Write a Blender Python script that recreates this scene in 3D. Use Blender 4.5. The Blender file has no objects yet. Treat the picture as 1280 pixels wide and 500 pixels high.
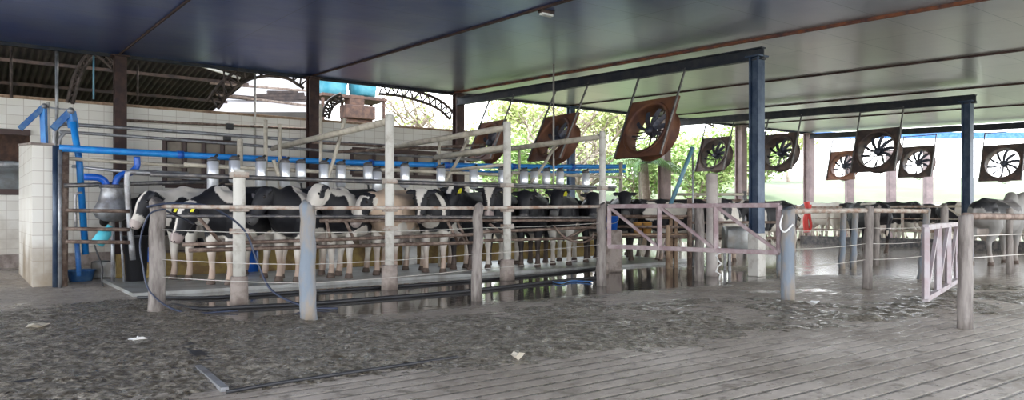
import bpy, math, random
from mathutils import Vector, Matrix, noise
random.seed(7)
C = bpy.context.scene.collection
R = math.radians
# ------------------------------------------------------------------ camera, world, sun, exposure
scn = bpy.context.scene
CAM_H = 1.15; F = 930.0; HY = 266.0
cam_data = bpy.data.cameras.new('camera'); cam = bpy.data.objects.new('camera', cam_data); C.objects.link(cam)
cam.location = (0, 0, CAM_H); cam.rotation_euler = (R(90), 0, 0)
cam_data.sensor_width = 36; cam_data.lens = F / 1280 * 36; cam_data.shift_y = 16 / 1280
cam_data.clip_end = 500; scn.camera = cam
scn.view_settings.view_transform = 'Standard'; scn.view_settings.look = 'None'
scn.view_settings.exposure = 1.35; scn.view_settings.gamma = 1; scn.view_settings.use_curve_mapping = False
w = bpy.data.worlds.new('sky'); scn.world = w; w.use_nodes = True
nt = w.node_tree; nt.nodes.clear()
wo = nt.nodes.new('ShaderNodeOutputWorld'); bg = nt.nodes.new('ShaderNodeBackground')
tc = nt.nodes.new('ShaderNodeTexCoord'); sx = nt.nodes.new('ShaderNodeSeparateXYZ'); cr = nt.nodes.new('ShaderNodeValToRGB')
nt.links.new(tc.outputs['Generated'], sx.inputs[0]); nt.links.new(sx.outputs['Z'], cr.inputs[0]); nt.links.new(cr.outputs[0], bg.inputs[0])
cr.color_ramp.elements[0].color = (1, 1, 1, 1); cr.color_ramp.elements[1].color = (0.72, 0.85, 1, 1); cr.color_ramp.elements[1].position = 0.7
bg.inputs[1].default_value = 2.6
nt.links.new(bg.outputs[0], wo.inputs[0])
sd = bpy.data.lights.new('sun', 'SUN'); so = bpy.data.objects.new('sun', sd); C.objects.link(so)
sd.energy = 3.0; sd.angle = R(6); sd.color = (1, 0.96, 0.88); so.rotation_euler = (R(-28), R(20), 0); so.location = (0, 0, 30)

# ------------------------------------------------------------------ helpers
vx, vy = 0.803, 0.596          # building axis v (along the stalls), u is across them
ANG = math.atan2(vy, vx)
def V(a, b, z=0.0): return Vector((a * vx - b * vy, a * vy + b * vx, z))
def ab(p): return (p[0] * vx + p[1] * vy, -p[0] * vy + p[1] * vx)
def at(px, py, Y): return Vector(((px - 640) / F * Y, Y, CAM_H + (HY - py) / F * Y))
def G(px, py, z=0.0):
    Y = (CAM_H - z) * F / (py - HY); return Vector(((px - 640) / F * Y, Y, z))
def a_of(px, b):
    k = (px - 640) / F; return b * (vy + vx * k) / (vx - vy * k)
def b_of(px, a):
    k = (px - 640) / F; return a * (vx - vy * k) / (vy + vx * k)
def atb(px, py, b):
    a = a_of(px, b); p = V(a, b); return at(px, py, p.y)
def ata(px, py, a):
    b = b_of(px, a); p = V(a, b); return at(px, py, p.y)

def frame_to(d):
    d = d.normalized(); r = Vector((0, 0, 1)) if abs(d.z) < 0.95 else Vector((1, 0, 0))
    x = r.cross(d).normalized(); y = d.cross(x).normalized(); return x, y
class MB:
    def __init__(s): s.v = []; s.f = []; s.sm = []
    def add(s, vs, fs, smooth=False):
        n = len(s.v); s.v += [Vector(q) for q in vs]; s.f += [[i + n for i in f] for f in fs]; s.sm += [smooth] * len(fs); return s
    def box(s, c, size, rz=0.0, M=None):
        hx, hy, hz = [k / 2 for k in size]
        if M is None: M = Matrix.Rotation(rz, 3, 'Z')
        ch = min(hx, hy, hz) * 0.12
        vs = []; idx = {}
        c = Vector(c)
        for sx_ in (-1, 1):
            for sy_ in (-1, 1):
                for sz_ in (-1, 1):
                    for k in range(3):
                        e = [hx, hy, hz]
                        for j in range(3):
                            if j != k: e[j] -= ch
                        idx[(sx_, sy_, sz_, k)] = len(vs)
                        vs.append(c + M @ Vector((sx_ * e[0], sy_ * e[1], sz_ * e[2])))
        fs = []
        for k in range(3):
            o = [j for j in range(3) if j != k]
            for sg in (-1, 1):
                q = []
                for (p1, p2) in ((-1, -1), (1, -1), (1, 1), (-1, 1)):
                    t = [0, 0, 0]; t[k] = sg; t[o[0]] = p1; t[o[1]] = p2; q.append(idx[(t[0], t[1], t[2], k)])
                fs.append(q)
            for p1 in (-1, 1):
                for p2 in (-1, 1):
                    q = []
                    for e in (-1, 1):
                        t = [0, 0, 0]; t[k] = e; t[o[0]] = p1; t[o[1]] = p2
                        q.append((tuple(t), e))
                    fs.append([idx[(*q[0][0], o[0])], idx[(*q[0][0], o[1])], idx[(*q[1][0], o[1])], idx[(*q[1][0], o[0])]])
        for a in (-1, 1):
            for b in (-1, 1):
                for d in (-1, 1): fs.append([idx[(a, b, d, 0)], idx[(a, b, d, 1)], idx[(a, b, d, 2)]])
        return s.add(vs, fs)
    def tube(s, pts, r, seg=10, cap=True, smooth=True):
        pts = [Vector(p) for p in pts]; n = len(pts)
        rr = r if isinstance(r, (list, tuple)) else [r] * n
        vs = []; fs = []; px_ = None
        for i, p in enumerate(pts):
            d = (pts[min(i + 1, n - 1)] - pts[max(i - 1, 0)])
            if d.length < 1e-6: d = Vector((0, 0, 1))
            d.normalize()
            if px_ is None: x, y = frame_to(d)
            else:
                x = (px_ - d * px_.dot(d)).normalized(); y = d.cross(x)
            px_ = x
            for k in range(seg):
                t = 2 * math.pi * k / seg; vs.append(p + (x * math.cos(t) + y * math.sin(t)) * rr[i])
        for i in range(n - 1):
            for k in range(seg):
                k2 = (k + 1) % seg; fs.append([i * seg + k, i * seg + k2, (i + 1) * seg + k2, (i + 1) * seg + k])
        if cap: fs.append(list(range(seg))[::-1]); fs.append([(n - 1) * seg + k for k in range(seg)])
        return s.add(vs, fs, smooth)
    def bar(s, p0, p1, w_, h_):
        p0 = Vector(p0); p1 = Vector(p1); d = p1 - p0; L = d.length; d.normalize(); x, y = frame_to(d)
        M = Matrix((x, y, d)).transposed()
        return s.box((p0 + p1) / 2, (w_, h_, L), M=M)
    def lathe(s, c, prof, seg=20, M=None, smooth=True, close=True):
        c = Vector(c); M = M or Matrix.Identity(3); vs = []; fs = []
        for (r, z) in prof:
            for k in range(seg):
                t = 2 * math.pi * k / seg; vs.append(c + M @ Vector((r * math.cos(t), r * math.sin(t), z)))
        n = len(prof)
        for i in range(n - 1):
            for k in range(seg):
                k2 = (k + 1) % seg; fs.append([i * seg + k, i * seg + k2, (i + 1) * seg + k2, (i + 1) * seg + k])
        if close:
            fs.append(list(range(seg))[::-1]); fs.append([(n - 1) * seg + k for k in range(seg)])
        return s.add(vs, fs, smooth)
    def loft(s, secs, seg=18, e=2.3):
        # secs: (center, half_w, half_h, forward dir); width is horizontal
        vs = []; fs = []
        for (c, hw, hh, d) in secs:
            d = Vector(d).normalized(); c = Vector(c)
            side = Vector((0, 0, 1)).cross(d)
            side = side.normalized() if side.length > 0.05 else Vector((0, 1, 0))
            up = d.cross(side).normalized()
            for k in range(seg):
                t = 2 * math.pi * k / seg; ct, st = math.cos(t), math.sin(t)
                X = math.copysign(abs(ct) ** (2 / e), ct) * hw; Y = math.copysign(abs(st) ** (2 / e), st) * hh
                vs.append(c + side * X + up * Y)
        n = len(secs)
        for i in range(n - 1):
            for k in range(seg):
                k2 = (k + 1) % seg; fs.append([i * seg + k, i * seg + k2, (i + 1) * seg + k2, (i + 1) * seg + k])
        fs.append(list(range(seg))[::-1]); fs.append([(n - 1) * seg + k for k in range(seg)])
        return s.add(vs, fs, True)
    def build(s, name, m, parent=None, label=None, local=False):
        off = Vector((0, 0, 0)) if (parent is None or local) else parent.location
        if parent is not None and parent.parent is not None and not local: off = parent.location + parent.parent.location
        me = bpy.data.meshes.new(name); me.from_pydata([tuple(q - off) for q in s.v], [], s.f)
        me.polygons.foreach_set('use_smooth', s.sm); me.materials.append(m); me.update()
        o = bpy.data.objects.new(name, me); C.objects.link(o)
        if parent is not None: o.parent = parent
        if label: o['label'] = label
        return o
def tag(o, label, cat, group=None, kind=None):
    o['label'] = label; o['category'] = cat
    if group: o['group'] = group
    if kind: o['kind'] = kind
    return o
def struct(o): o['kind'] = 'structure'; return o
def thing(name, loc, label, cat, group=None):
    o = bpy.data.objects.new(name, None); o.empty_display_size = 0.1; C.objects.link(o); o.location = loc
    return tag(o, label, cat, group)
def copy_tree(o, parent=None):
    c = o.copy(); C.objects.link(c)
    if parent is not None: c.parent = parent
    for ch in [q for q in o.children]: copy_tree(ch, c)
    return c
def arc_pts(pts, n=6):
    # Catmull-Rom through points
    P = [Vector(p) for p in pts]; P = [P[0] * 2 - P[1]] + P + [P[-1] * 2 - P[-2]]; out = []
    for i in range(1, len(P) - 2):
        for k in range(n):
            t = k / n; a, b, c, d = P[i - 1], P[i], P[i + 1], P[i + 2]
            out.append(0.5 * ((2 * b) + (c - a) * t + (2 * a - 5 * b + 4 * c - d) * t * t + (3 * b - a - 3 * c + d) * t ** 3))
    out.append(P[-2]); return out

# ------------------------------------------------------------------ materials
def mat(name, col, rough=0.6, metal=0.0, col2=None, scale=4.0, bump=0.0, bscale=None, thr=(0.42, 0.62), spec=0.5, trans=0.0, coat=0.0, stretch=None):
    m = bpy.data.materials.new(name); m.use_nodes = True; n = m.node_tree; N = n.nodes; L = n.links
    b = N['Principled BSDF']; b.inputs['Base Color'].default_value = (*col, 1); b.inputs['Roughness'].default_value = rough
    b.inputs['Metallic'].default_value = metal; b.inputs['Specular IOR Level'].default_value = spec
    if trans: b.inputs['Transmission Weight'].default_value = trans
    if coat: b.inputs['Coat Weight'].default_value = coat
    t = N.new('ShaderNodeTexCoord'); src = t.outputs['Object']
    if stretch:
        mp = N.new('ShaderNodeMapping'); mp.inputs['Scale'].default_value = stretch; L.new(src, mp.inputs[0]); src = mp.outputs[0]
    if col2:
        no = N.new('ShaderNodeTexNoise'); no.inputs['Scale'].default_value = scale; no.inputs['Detail'].default_value = 6; no.inputs['Roughness'].default_value = 0.6
        L.new(src, no.inputs['Vector'])
        r = N.new('ShaderNodeValToRGB'); r.color_ramp.elements[0].position = thr[0]; r.color_ramp.elements[1].position = thr[1]
        r.color_ramp.elements[0].color = (*col, 1); r.color_ramp.elements[1].color = (*col2, 1)
        L.new(no.outputs[0], r.inputs[0]); L.new(r.outputs[0], b.inputs['Base Color'])
    if bump:
        n2 = N.new('ShaderNodeTexNoise'); n2.inputs['Scale'].default_value = bscale or scale * 4; n2.inputs['Detail'].default_value = 5
        L.new(src, n2.inputs['Vector']); bp = N.new('ShaderNodeBump'); bp.inputs['Strength'].default_value = bump; bp.inputs['Distance'].default_value = 0.02
        L.new(n2.outputs[0], bp.inputs['Height']); L.new(bp.outputs[0], b.inputs['Normal'])
    return m
M = {}
M['blue_paint'] = mat('blue_paint', (0.012, 0.20, 0.62), 0.4, 0, (0.02, 0.28, 0.70), 6)
M['blue_arm'] = mat('blue_arm_paint', (0.03, 0.14, 0.42), 0.5, 0, (0.10, 0.22, 0.42), 8)
M['blue_pvc'] = mat('blue_pvc', (0.01, 0.10, 0.50), 0.3, 0)
M['navy_steel'] = mat('navy_steel', (0.022, 0.042, 0.085), 0.42, 0.3, (0.07, 0.10, 0.15), 3)
M['dark_beam'] = mat('dark_beam_steel', (0.012, 0.017, 0.028), 0.45, 0.3, (0.035, 0.035, 0.04), 4)
M['brown_steel'] = mat('brown_steel', (0.035, 0.018, 0.018), 0.6, 0.1, (0.075, 0.038, 0.03), 5)
M['white_paint'] = mat('old_white_paint', (0.62, 0.60, 0.55), 0.6, 0, (0.36, 0.32, 0.27), 7, thr=(0.5, 0.75))
M['cream_pipe'] = mat('cream_pipe', (0.55, 0.50, 0.41), 0.6, 0, (0.30, 0.25, 0.19), 6, thr=(0.45, 0.75))
M['footing'] = mat('concrete_footing', (0.33, 0.28, 0.25), 0.85, 0, (0.19, 0.15, 0.13), 6, 0.4)
M['wood_post'] = mat('weathered_wood', (0.27, 0.24, 0.22), 0.85, 0, (0.13, 0.11, 0.10), 5, 0.6, 12, stretch=(2.5, 2.5, 0.5))
M['blue_post'] = mat('blue_grey_post', (0.20, 0.235, 0.28), 0.8, 0, (0.30, 0.25, 0.20), 3, 0.5, 14, stretch=(2, 2, 0.7))
M['rusty_white'] = mat('rusty_white_rail', (0.45, 0.40, 0.35), 0.6, 0, (0.27, 0.17, 0.12), 8)
M['rust_pipe'] = mat('rusty_pipe', (0.13, 0.085, 0.065), 0.65, 0.2, (0.28, 0.21, 0.17), 9)
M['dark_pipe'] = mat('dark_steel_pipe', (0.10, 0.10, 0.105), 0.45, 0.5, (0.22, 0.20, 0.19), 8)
M['steel'] = mat('stainless_steel', (0.78, 0.80, 0.84), 0.30, 0.55)
M['dull_steel'] = mat('dull_steel', (0.36, 0.37, 0.39), 0.45, 0.6, (0.22, 0.21, 0.21), 6)
M['wire'] = mat('fence_wire', (0.52, 0.49, 0.45), 0.5, 0.5)
M['gate_mauve'] = mat('mauve_gate_paint', (0.27, 0.19, 0.20), 0.65, 0.1, (0.40, 0.33, 0.33), 6)
M['pale_blue'] = mat('pale_blue_paint', (0.13, 0.30, 0.42), 0.5, 0, (0.2, 0.36, 0.45), 6)
M['gate_silver'] = mat('silver_gate_paint', (0.38, 0.34, 0.36), 0.5, 0.2, (0.33, 0.26, 0.27), 6)
M['rust'] = mat('rust', (0.22, 0.075, 0.035), 0.75, 0.1, (0.07, 0.035, 0.04), 5, 0.3)
M['fan_rust'] = mat('rusty_fan_housing', (0.105, 0.045, 0.035), 0.62, 0.3, (0.24, 0.10, 0.045), 3, 0.2, thr=(0.35, 0.75))
M['fan_dark'] = mat('dark_fan_housing', (0.06, 0.045, 0.045), 0.6, 0.3, (0.13, 0.085, 0.07), 4)
M['fan_blade'] = mat('fan_blade', (0.05, 0.06, 0.09), 0.45, 0.4, (0.09, 0.08, 0.09), 4)
M['black_rubber'] = mat('black_rubber', (0.02, 0.02, 0.023), 0.5)
M['hose_blue'] = mat('blue_black_hose', (0.025, 0.035, 0.07), 0.35)
M['plastic_blue'] = mat('blue_plastic', (0.01, 0.09, 0.42), 0.35)
M['cyan_tank'] = mat('cyan_tank_plastic', (0.05, 0.27, 0.36), 0.5, 0, (0.12, 0.36, 0.44), 3)
M['teal_bottle'] = mat('teal_bottle', (0.10, 0.55, 0.68), 0.4)
M['ochre'] = mat('ochre_plastic', (0.60, 0.33, 0.10), 0.5, 0, (0.45, 0.25, 0.09), 5)
M['yellow_board'] = mat('stained_board', (0.42, 0.30, 0.10), 0.8, 0, (0.25, 0.16, 0.07), 4)
M['wood_brown'] = mat('brown_timber', (0.055, 0.028, 0.02), 0.8, 0, (0.11, 0.055, 0.035), 6)
M['roof_timber'] = mat('old_roof_timber', (0.02, 0.012, 0.01), 0.8, 0, (0.045, 0.028, 0.022), 6)
M['tan_wood'] = mat('tan_timber', (0.42, 0.30, 0.20), 0.8, 0, (0.24, 0.15, 0.10), 6)
M['concrete'] = mat('pale_concrete', (0.50, 0.46, 0.43), 0.85, 0, (0.36, 0.31, 0.29), 2, 0.3)
M['pink_column'] = mat('pinkish_column', (0.30, 0.225, 0.22), 0.8, 0, (0.20, 0.15, 0.15), 2)
M['red_rope'] = mat('red_nylon', (0.75, 0.07, 0.06), 0.6)
M['white_thing'] = mat('white_plastic', (0.8, 0.8, 0.78), 0.5)
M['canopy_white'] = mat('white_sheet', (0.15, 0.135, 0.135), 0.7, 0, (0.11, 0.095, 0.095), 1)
M['hoof'] = mat('hoof', (0.10, 0.07, 0.055), 0.7)
M['eye'] = mat('cow_eye', (0.012, 0.008, 0.006), 0.12)
M['tag_yellow'] = mat('yellow_tag', (0.75, 0.72, 0.04), 0.5)
M['dark_window'] = mat('grimy_glass', (0.16, 0.12, 0.09), 0.35, 0, (0.30, 0.25, 0.19), 1.2)
M['window_frame'] = mat('brown_window_frame', (0.08, 0.05, 0.045), 0.6)
M['corrugated'] = mat('corrugated_roof', (0.022, 0.017, 0.015), 0.7, 0.1, (0.05, 0.036, 0.03), 1.5)
M['lattice'] = mat('truss_steel', (0.06, 0.045, 0.04), 0.6, 0.3, (0.15, 0.115, 0.10), 6)
M['sheet'] = mat('galvanised_sheet', (0.32, 0.33, 0.33), 0.4, 0.5, (0.22, 0.20, 0.18), 3)
M['kerb'] = mat('stall_floor', (0.34, 0.35, 0.34), 0.35, 0, (0.20, 0.19, 0.17), 2.5, 0.2)
M['grass'] = mat('pasture', (0.075, 0.105, 0.04), 0.9, 0, (0.115, 0.125, 0.07), 0.15)
M['bark'] = mat('bark', (0.20, 0.15, 0.11), 0.9, 0, (0.33, 0.27, 0.22), 4)
M['leaf'] = mat('leaf_green', (0.22, 0.34, 0.09), 0.6, 0, (0.40, 0.48, 0.18), 0.8)
M['leaf2'] = mat('leaf_yellow_green', (0.40, 0.46, 0.17), 0.6, 0, (0.55, 0.56, 0.28), 0.8)
M['palm'] = mat('palm_leaf', (0.10, 0.24, 0.06), 0.5, 0, (0.24, 0.38, 0.12), 2)

def tile_mat():
    m = mat('white_wall_tile', (0.8, 0.78, 0.73), 0.35); n = m.node_tree; N = n.nodes; L = n.links; b = N['Principled BSDF']
    t = N.new('ShaderNodeTexCoord'); mp = N.new('ShaderNodeMapping'); mp.inputs['Rotation'].default_value = (0, 0, -ANG)
    L.new(t.outputs['Object'], mp.inputs[0])
    sp = N.new('ShaderNodeSeparateXYZ'); L.new(mp.outputs[0], sp.inputs[0])
    geo = N.new('ShaderNodeNewGeometry')
    ad = N.new('ShaderNodeMath'); ad.operation = 'ADD'; L.new(sp.outputs[0], ad.inputs[0]); L.new(sp.outputs[1], ad.inputs[1])
    cb = N.new('ShaderNodeCombineXYZ'); L.new(ad.outputs[0], cb.inputs[0]); L.new(sp.outputs[2], cb.inputs[1])
    br = N.new('ShaderNodeTexBrick'); L.new(cb.outputs[0], br.inputs['Vector']); br.offset = 0
    br.inputs['Color1'].default_value = (0.80, 0.78, 0.72, 1); br.inputs['Color2'].default_value = (0.74, 0.71, 0.64, 1)
    br.inputs['Mortar'].default_value = (0.55, 0.50, 0.44, 1); br.inputs['Scale'].default_value = 1
    br.inputs['Mortar Size'].default_value = 0.006; br.inputs['Brick Width'].default_value = 0.3; br.inputs['Row Height'].default_value = 0.2
    no = N.new('ShaderNodeTexNoise'); no.inputs['Scale'].default_value = 1.1; no.inputs['Detail'].default_value = 7
    L.new(t.outputs['Object'], no.inputs['Vector'])
    # grime rises from the foot of the wall
    ma = N.new('ShaderNodeMapRange'); L.new(sp.outputs[2], ma.inputs['Value']); ma.inputs[1].default_value = 1.4; ma.inputs[2].default_value = 0.0; ma.inputs[3].default_value = -0.1; ma.inputs[4].default_value = 0.33
    a2 = N.new('ShaderNodeMath'); a2.operation = 'ADD'; L.new(no.outputs[0], a2.inputs[0]); L.new(ma.outputs[0], a2.inputs[1])
    r = N.new('ShaderNodeValToRGB'); r.color_ramp.elements[0].position = 0.56; r.color_ramp.elements[1].position = 0.86; L.new(a2.outputs[0], r.inputs[0])
    mx = N.new('ShaderNodeMix'); mx.data_type = 'RGBA'; L.new(r.outputs[0], mx.inputs['Factor']); L.new(br.outputs[0], mx.inputs[6]); mx.inputs[7].default_value = (0.30, 0.24, 0.17, 1)
    L.new(mx.outputs[2], b.inputs['Base Color']); return m
M['tile'] = tile_mat()

def ceiling_mat():
    m = mat('blue_grey_ceiling_panel', (0.10, 0.13, 0.22), 0.3, 0.55); n = m.node_tree; N = n.nodes; L = n.links; b = N['Principled BSDF']
    t = N.new('ShaderNodeTexCoord'); mp = N.new('ShaderNodeMapping'); mp.inputs['Rotation'].default_value = (0, 0, -ANG)
    L.new(t.outputs['Object'], mp.inputs[0])
    no = N.new('ShaderNodeTexNoise'); no.inputs['Scale'].default_value = 0.7; no.inputs['Detail'].default_value = 6; L.new(mp.outputs[0], no.inputs['Vector'])
    r = N.new('ShaderNodeValToRGB'); r.color_ramp.elements[0].position = 0.35; r.color_ramp.elements[1].position = 0.7
    r.color_ramp.elements[0].color = (0.045, 0.105, 0.38, 1); r.color_ramp.elements[1].color = (0.14, 0.19, 0.38, 1); L.new(no.outputs[0], r.inputs[0])
    # blue sheets fade to pale grey farther along: outdoor reflection put into the colour
    sp = N.new('ShaderNodeSeparateXYZ'); L.new(mp.outputs[0], sp.inputs[0])
    mr = N.new('ShaderNodeMapRange'); L.new(sp.outputs[0], mr.inputs['Value']); mr.inputs[1].default_value = 7.0; mr.inputs[2].default_value = 13.0
    mx = N.new('ShaderNodeMix'); mx.data_type = 'RGBA'; L.new(mr.outputs[0], mx.inputs['Factor']); L.new(r.outputs[0], mx.inputs[6]); mx.inputs[7].default_value = (0.52, 0.51, 0.49, 1)
    # joints between sheets
    br = N.new('ShaderNodeTexBrick'); L.new(mp.outputs[0], br.inputs['Vector']); br.offset = 0; br.inputs['Scale'].default_value = 1
    br.inputs['Brick Width'].default_value = 4.425; br.inputs['Row Height'].default_value = 1.2; br.inputs['Mortar Size'].default_value = 0.008
    br.inputs['Color1'].default_value = (1, 1, 1, 1); br.inputs['Color2'].default_value = (0.9, 0.92, 0.92, 1); br.inputs['Mortar'].default_value = (0.45, 0.5, 0.52, 1)
    mu = N.new('ShaderNodeMix'); mu.data_type = 'RGBA'; mu.blend_type = 'MULTIPLY'; mu.inputs['Factor'].default_value = 1
    L.new(mx.outputs[2], mu.inputs[6]); L.new(br.outputs[0], mu.inputs[7]); L.new(mu.outputs[2], b.inputs['Base Color'])
    n2 = N.new('ShaderNodeTexNoise'); n2.inputs['Scale'].default_value = 1.3; n2.inputs['Detail'].default_value = 3; L.new(mp.outputs[0], n2.inputs['Vector'])
    bp = N.new('ShaderNodeBump'); bp.inputs['Strength'].default_value = 0.25; bp.inputs['Distance'].default_value = 0.05; L.new(n2.outputs[0], bp.inputs['Height']); L.new(bp.outputs[0], b.inputs['Normal'])
    return m
M['ceiling'] = ceiling_mat()

def floor_mat():
    m = mat('wet_grooved_concrete', (0.3, 0.28, 0.26), 0.6); n = m.node_tree; N = n.nodes; L = n.links; b = N['Principled BSDF']
    def math_(op, *ins, clamp=False):
        q = N.new('ShaderNodeMath'); q.operation = op; q.use_clamp = clamp
        for i, x in enumerate(ins):
            if isinstance(x, (int, float)): q.inputs[i].default_value = x
            else: L.new(x, q.inputs[i])
        return q.outputs[0]
    def mapr(x, a, b_, c=0.0, d=1.0):
        q = N.new('ShaderNodeMapRange'); q.interpolation_type = 'SMOOTHSTEP'; L.new(x, q.inputs['Value'])
        for i, k in enumerate((a, b_, c, d)): q.inputs[i + 1].default_value = k
        return q.outputs[0]
    def noise_(sc, det=6, rough=0.6, src=None):
        q = N.new('ShaderNodeTexNoise'); q.inputs['Scale'].default_value = sc; q.inputs['Detail'].default_value = det; q.inputs['Roughness'].default_value = rough
        L.new(src or mp.outputs[0], q.inputs['Vector']); return q.outputs[0]
    def mixc(f, c1, c2):
        q = N.new('ShaderNodeMix'); q.data_type = 'RGBA'; L.new(f, q.inputs['Factor'])
        for c, i in ((c1, 6), (c2, 7)):
            if isinstance(c, tuple): q.inputs[i].default_value = (*c, 1)
            else: L.new(c, q.inputs[i])
        return q.outputs[2]
    t = N.new('ShaderNodeTexCoord'); mp = N.new('ShaderNodeMapping'); mp.inputs['Rotation'].default_value = (0, 0, -ANG); L.new(t.outputs['Object'], mp.inputs[0])
    sp = N.new('ShaderNodeSeparateXYZ'); L.new(mp.outputs[0], sp.inputs[0]); A, B = sp.outputs[0], sp.outputs[1]
    n1 = noise_(0.8); n3 = noise_(6.0, 8, 0.7); n4 = noise_(0.35, 4); n5 = noise_(25, 4, 0.6); n6 = noise_(11, 5, 0.7)
    base = mixc(mapr(n1, 0.35, 0.65), (0.285, 0.24, 0.195), (0.45, 0.39, 0.33))
    base = mixc(mapr(n3, 0.5, 0.66), base, (0.16, 0.135, 0.105))
    # grooves every 16 cm along the shed
    fr = math_('FRACT', math_('DIVIDE', math_('ADD', B, math_('MULTIPLY', n1, 0.02)), 0.165))
    gd = math_('ABSOLUTE', math_('SUBTRACT', fr, 0.5)); groove = mapr(gd, 0.02, 0.13, 1.0, 0.0)
    gpart = mapr(math_('ADD', n4, math_('MULTIPLY', n3, 0.35)), 0.5, 0.8, 1.0, 0.4)
    groove = math_('MULTIPLY', groove, gpart)
    col = mixc(math_('MULTIPLY', groove, 0.9), base, (0.10, 0.085, 0.07))
    # standing water beside the stalls
    pud = math_('MULTIPLY', mapr(math_('ADD', B, math_('MULTIPLY', n1, 1.2)), 7.9, 8.5), mapr(math_('ADD', A, math_('MULTIPLY', n1, 1.5)), 2.6, 3.4))
    pud = math_('MULTIPLY', pud, mapr(A, 13.5, 11.5))
    wet = math_('MAXIMUM', math_('MULTIPLY', mapr(math_('ADD', A, math_('MULTIPLY', n1, 3.0)), 13.6, 15.6), 0.85), math_('MAXIMUM', pud, math_('MULTIPLY', mapr(n4, 0.52, 0.60), mapr(B, 4.0, 6.5))))
    col = mixc(math_('MULTIPLY', pud, 0.8), col, (0.055, 0.05, 0.042))
    L.new(col, b.inputs['Base Color'])
    ro = mapr(n6, 0.46, 0.66, 0.62, 0.2)
    ro = math_('MULTIPLY', ro, math_('SUBTRACT', 1.0, math_('MULTIPLY', groove, 0.55)))
    mr = N.new('ShaderNodeMix'); mr.data_type = 'FLOAT'; L.new(wet, mr.inputs[0]); L.new(ro, mr.inputs[2]); mr.inputs[3].default_value = 0.05
    L.new(mr.outputs[0], b.inputs['Roughness'])
    h = math_('SUBTRACT', math_('ADD', math_('MULTIPLY', n3, 0.3), math_('MULTIPLY', n5, 0.25)), math_('MULTIPLY', groove, 1.3))
    h = math_('MULTIPLY', h, math_('SUBTRACT', 1.0, math_('MULTIPLY', pud, 0.96)))
    bp = N.new('ShaderNodeBump'); bp.inputs['Strength'].default_value = 0.55; bp.inputs['Distance'].default_value = 0.02; L.new(h, bp.inputs['Height']); L.new(bp.outputs[0], b.inputs['Normal'])
    return m
M['floor'] = floor_mat()
M['mud'] = mat('wet_manure', (0.065, 0.052, 0.035), 0.25, 0, (0.30, 0.265, 0.215), 20, 1.0, 30, thr=(0.42, 0.64))
def _speck(m):
    # pale grit flecks with wet glints put into their colour; roughness wet to dry
    n = m.node_tree; N = n.nodes; L = n.links; b = N['Principled BSDF']; t = N.new('ShaderNodeTexCoord')
    vo = N.new('ShaderNodeTexVoronoi'); vo.inputs['Scale'].default_value = 26; L.new(t.outputs['Object'], vo.inputs['Vector'])
    mr = N.new('ShaderNodeMapRange'); L.new(vo.outputs['Distance'], mr.inputs['Value']); mr.inputs[1].default_value = .16; mr.inputs[2].default_value = .26; mr.inputs[3].default_value = 1; mr.inputs[4].default_value = 0
    no = N.new('ShaderNodeTexNoise'); no.inputs['Scale'].default_value = 2.2; no.inputs['Detail'].default_value = 4; L.new(t.outputs['Object'], no.inputs['Vector'])
    r2 = N.new('ShaderNodeMapRange'); L.new(no.outputs[0], r2.inputs['Value']); r2.inputs[1].default_value = .42; r2.inputs[2].default_value = .58
    mu = N.new('ShaderNodeMath'); mu.operation = 'MULTIPLY'; L.new(mr.outputs[0], mu.inputs[0]); L.new(r2.outputs[0], mu.inputs[1])
    old = b.inputs['Base Color'].links[0].from_socket; mx = N.new('ShaderNodeMix'); mx.data_type = 'RGBA'; L.new(mu.outputs[0], mx.inputs['Factor']); L.new(old, mx.inputs[6]); mx.inputs[7].default_value = (0.40, 0.38, 0.34, 1)
    L.new(mx.outputs[2], b.inputs['Base Color'])
    n2 = N.new('ShaderNodeTexNoise'); n2.inputs['Scale'].default_value = 9; n2.inputs['Detail'].default_value = 5; L.new(t.outputs['Object'], n2.inputs['Vector'])
    r3 = N.new('ShaderNodeMapRange'); L.new(n2.outputs[0], r3.inputs['Value']); r3.inputs[1].default_value = .42; r3.inputs[2].default_value = .58; r3.inputs[3].default_value = .10; r3.inputs[4].default_value = .6
    L.new(r3.outputs[0], b.inputs['Roughness'])
_speck(M['mud'])

def coat_mat():
    m = mat('cow_coat', (0.5, 0.5, 0.5), 0.6); n = m.node_tree; N = n.nodes; L = n.links; b = N['Principled BSDF']
    vc = N.new('ShaderNodeVertexColor'); vc.layer_name = 'coat'; L.new(vc.outputs[0], b.inputs['Base Color'])
    t = N.new('ShaderNodeTexCoord'); no = N.new('ShaderNodeTexNoise'); no.inputs['Scale'].default_value = 60; L.new(t.outputs['Object'], no.inputs['Vector'])
    bp = N.new('ShaderNodeBump'); bp.inputs['Strength'].default_value = 0.25; bp.inputs['Distance'].default_value = 0.004; L.new(no.outputs[0], bp.inputs['Height']); L.new(bp.outputs[0], b.inputs['Normal'])
    return m
M['coat'] = coat_mat()

# ------------------------------------------------------------------ the setting
# the floor slab under the shed
BZ = lambda b: 4.33 + 0.035 * (b - 8.2)      # underside of the roof
f = MB(); 
def quad_slab(mb, a0, a1, b0, b1, z0f, z1f):
    vs = [V(a, b, z(b)) for z in (z0f, z1f) for (a, b) in ((a0, b0), (a1, b0), (a1, b1), (a0, b1))]
    mb.add(vs, [[0, 3, 2, 1], [4, 5, 6, 7], [0, 1, 5, 4], [1, 2, 6, 5], [2, 3, 7, 6], [3, 0, 4, 7]]); return mb
quad_slab(f, -14, 33, -9, 19.5, lambda b: -0.2, lambda b: 0.0)
struct(f.build('floor', M['floor']))
c = MB(); quad_slab(c, -7, 30.4, -2.0, 18.6, BZ, lambda b: BZ(b) + 0.08); struct(c.build('ceiling', M['ceiling']))
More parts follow.
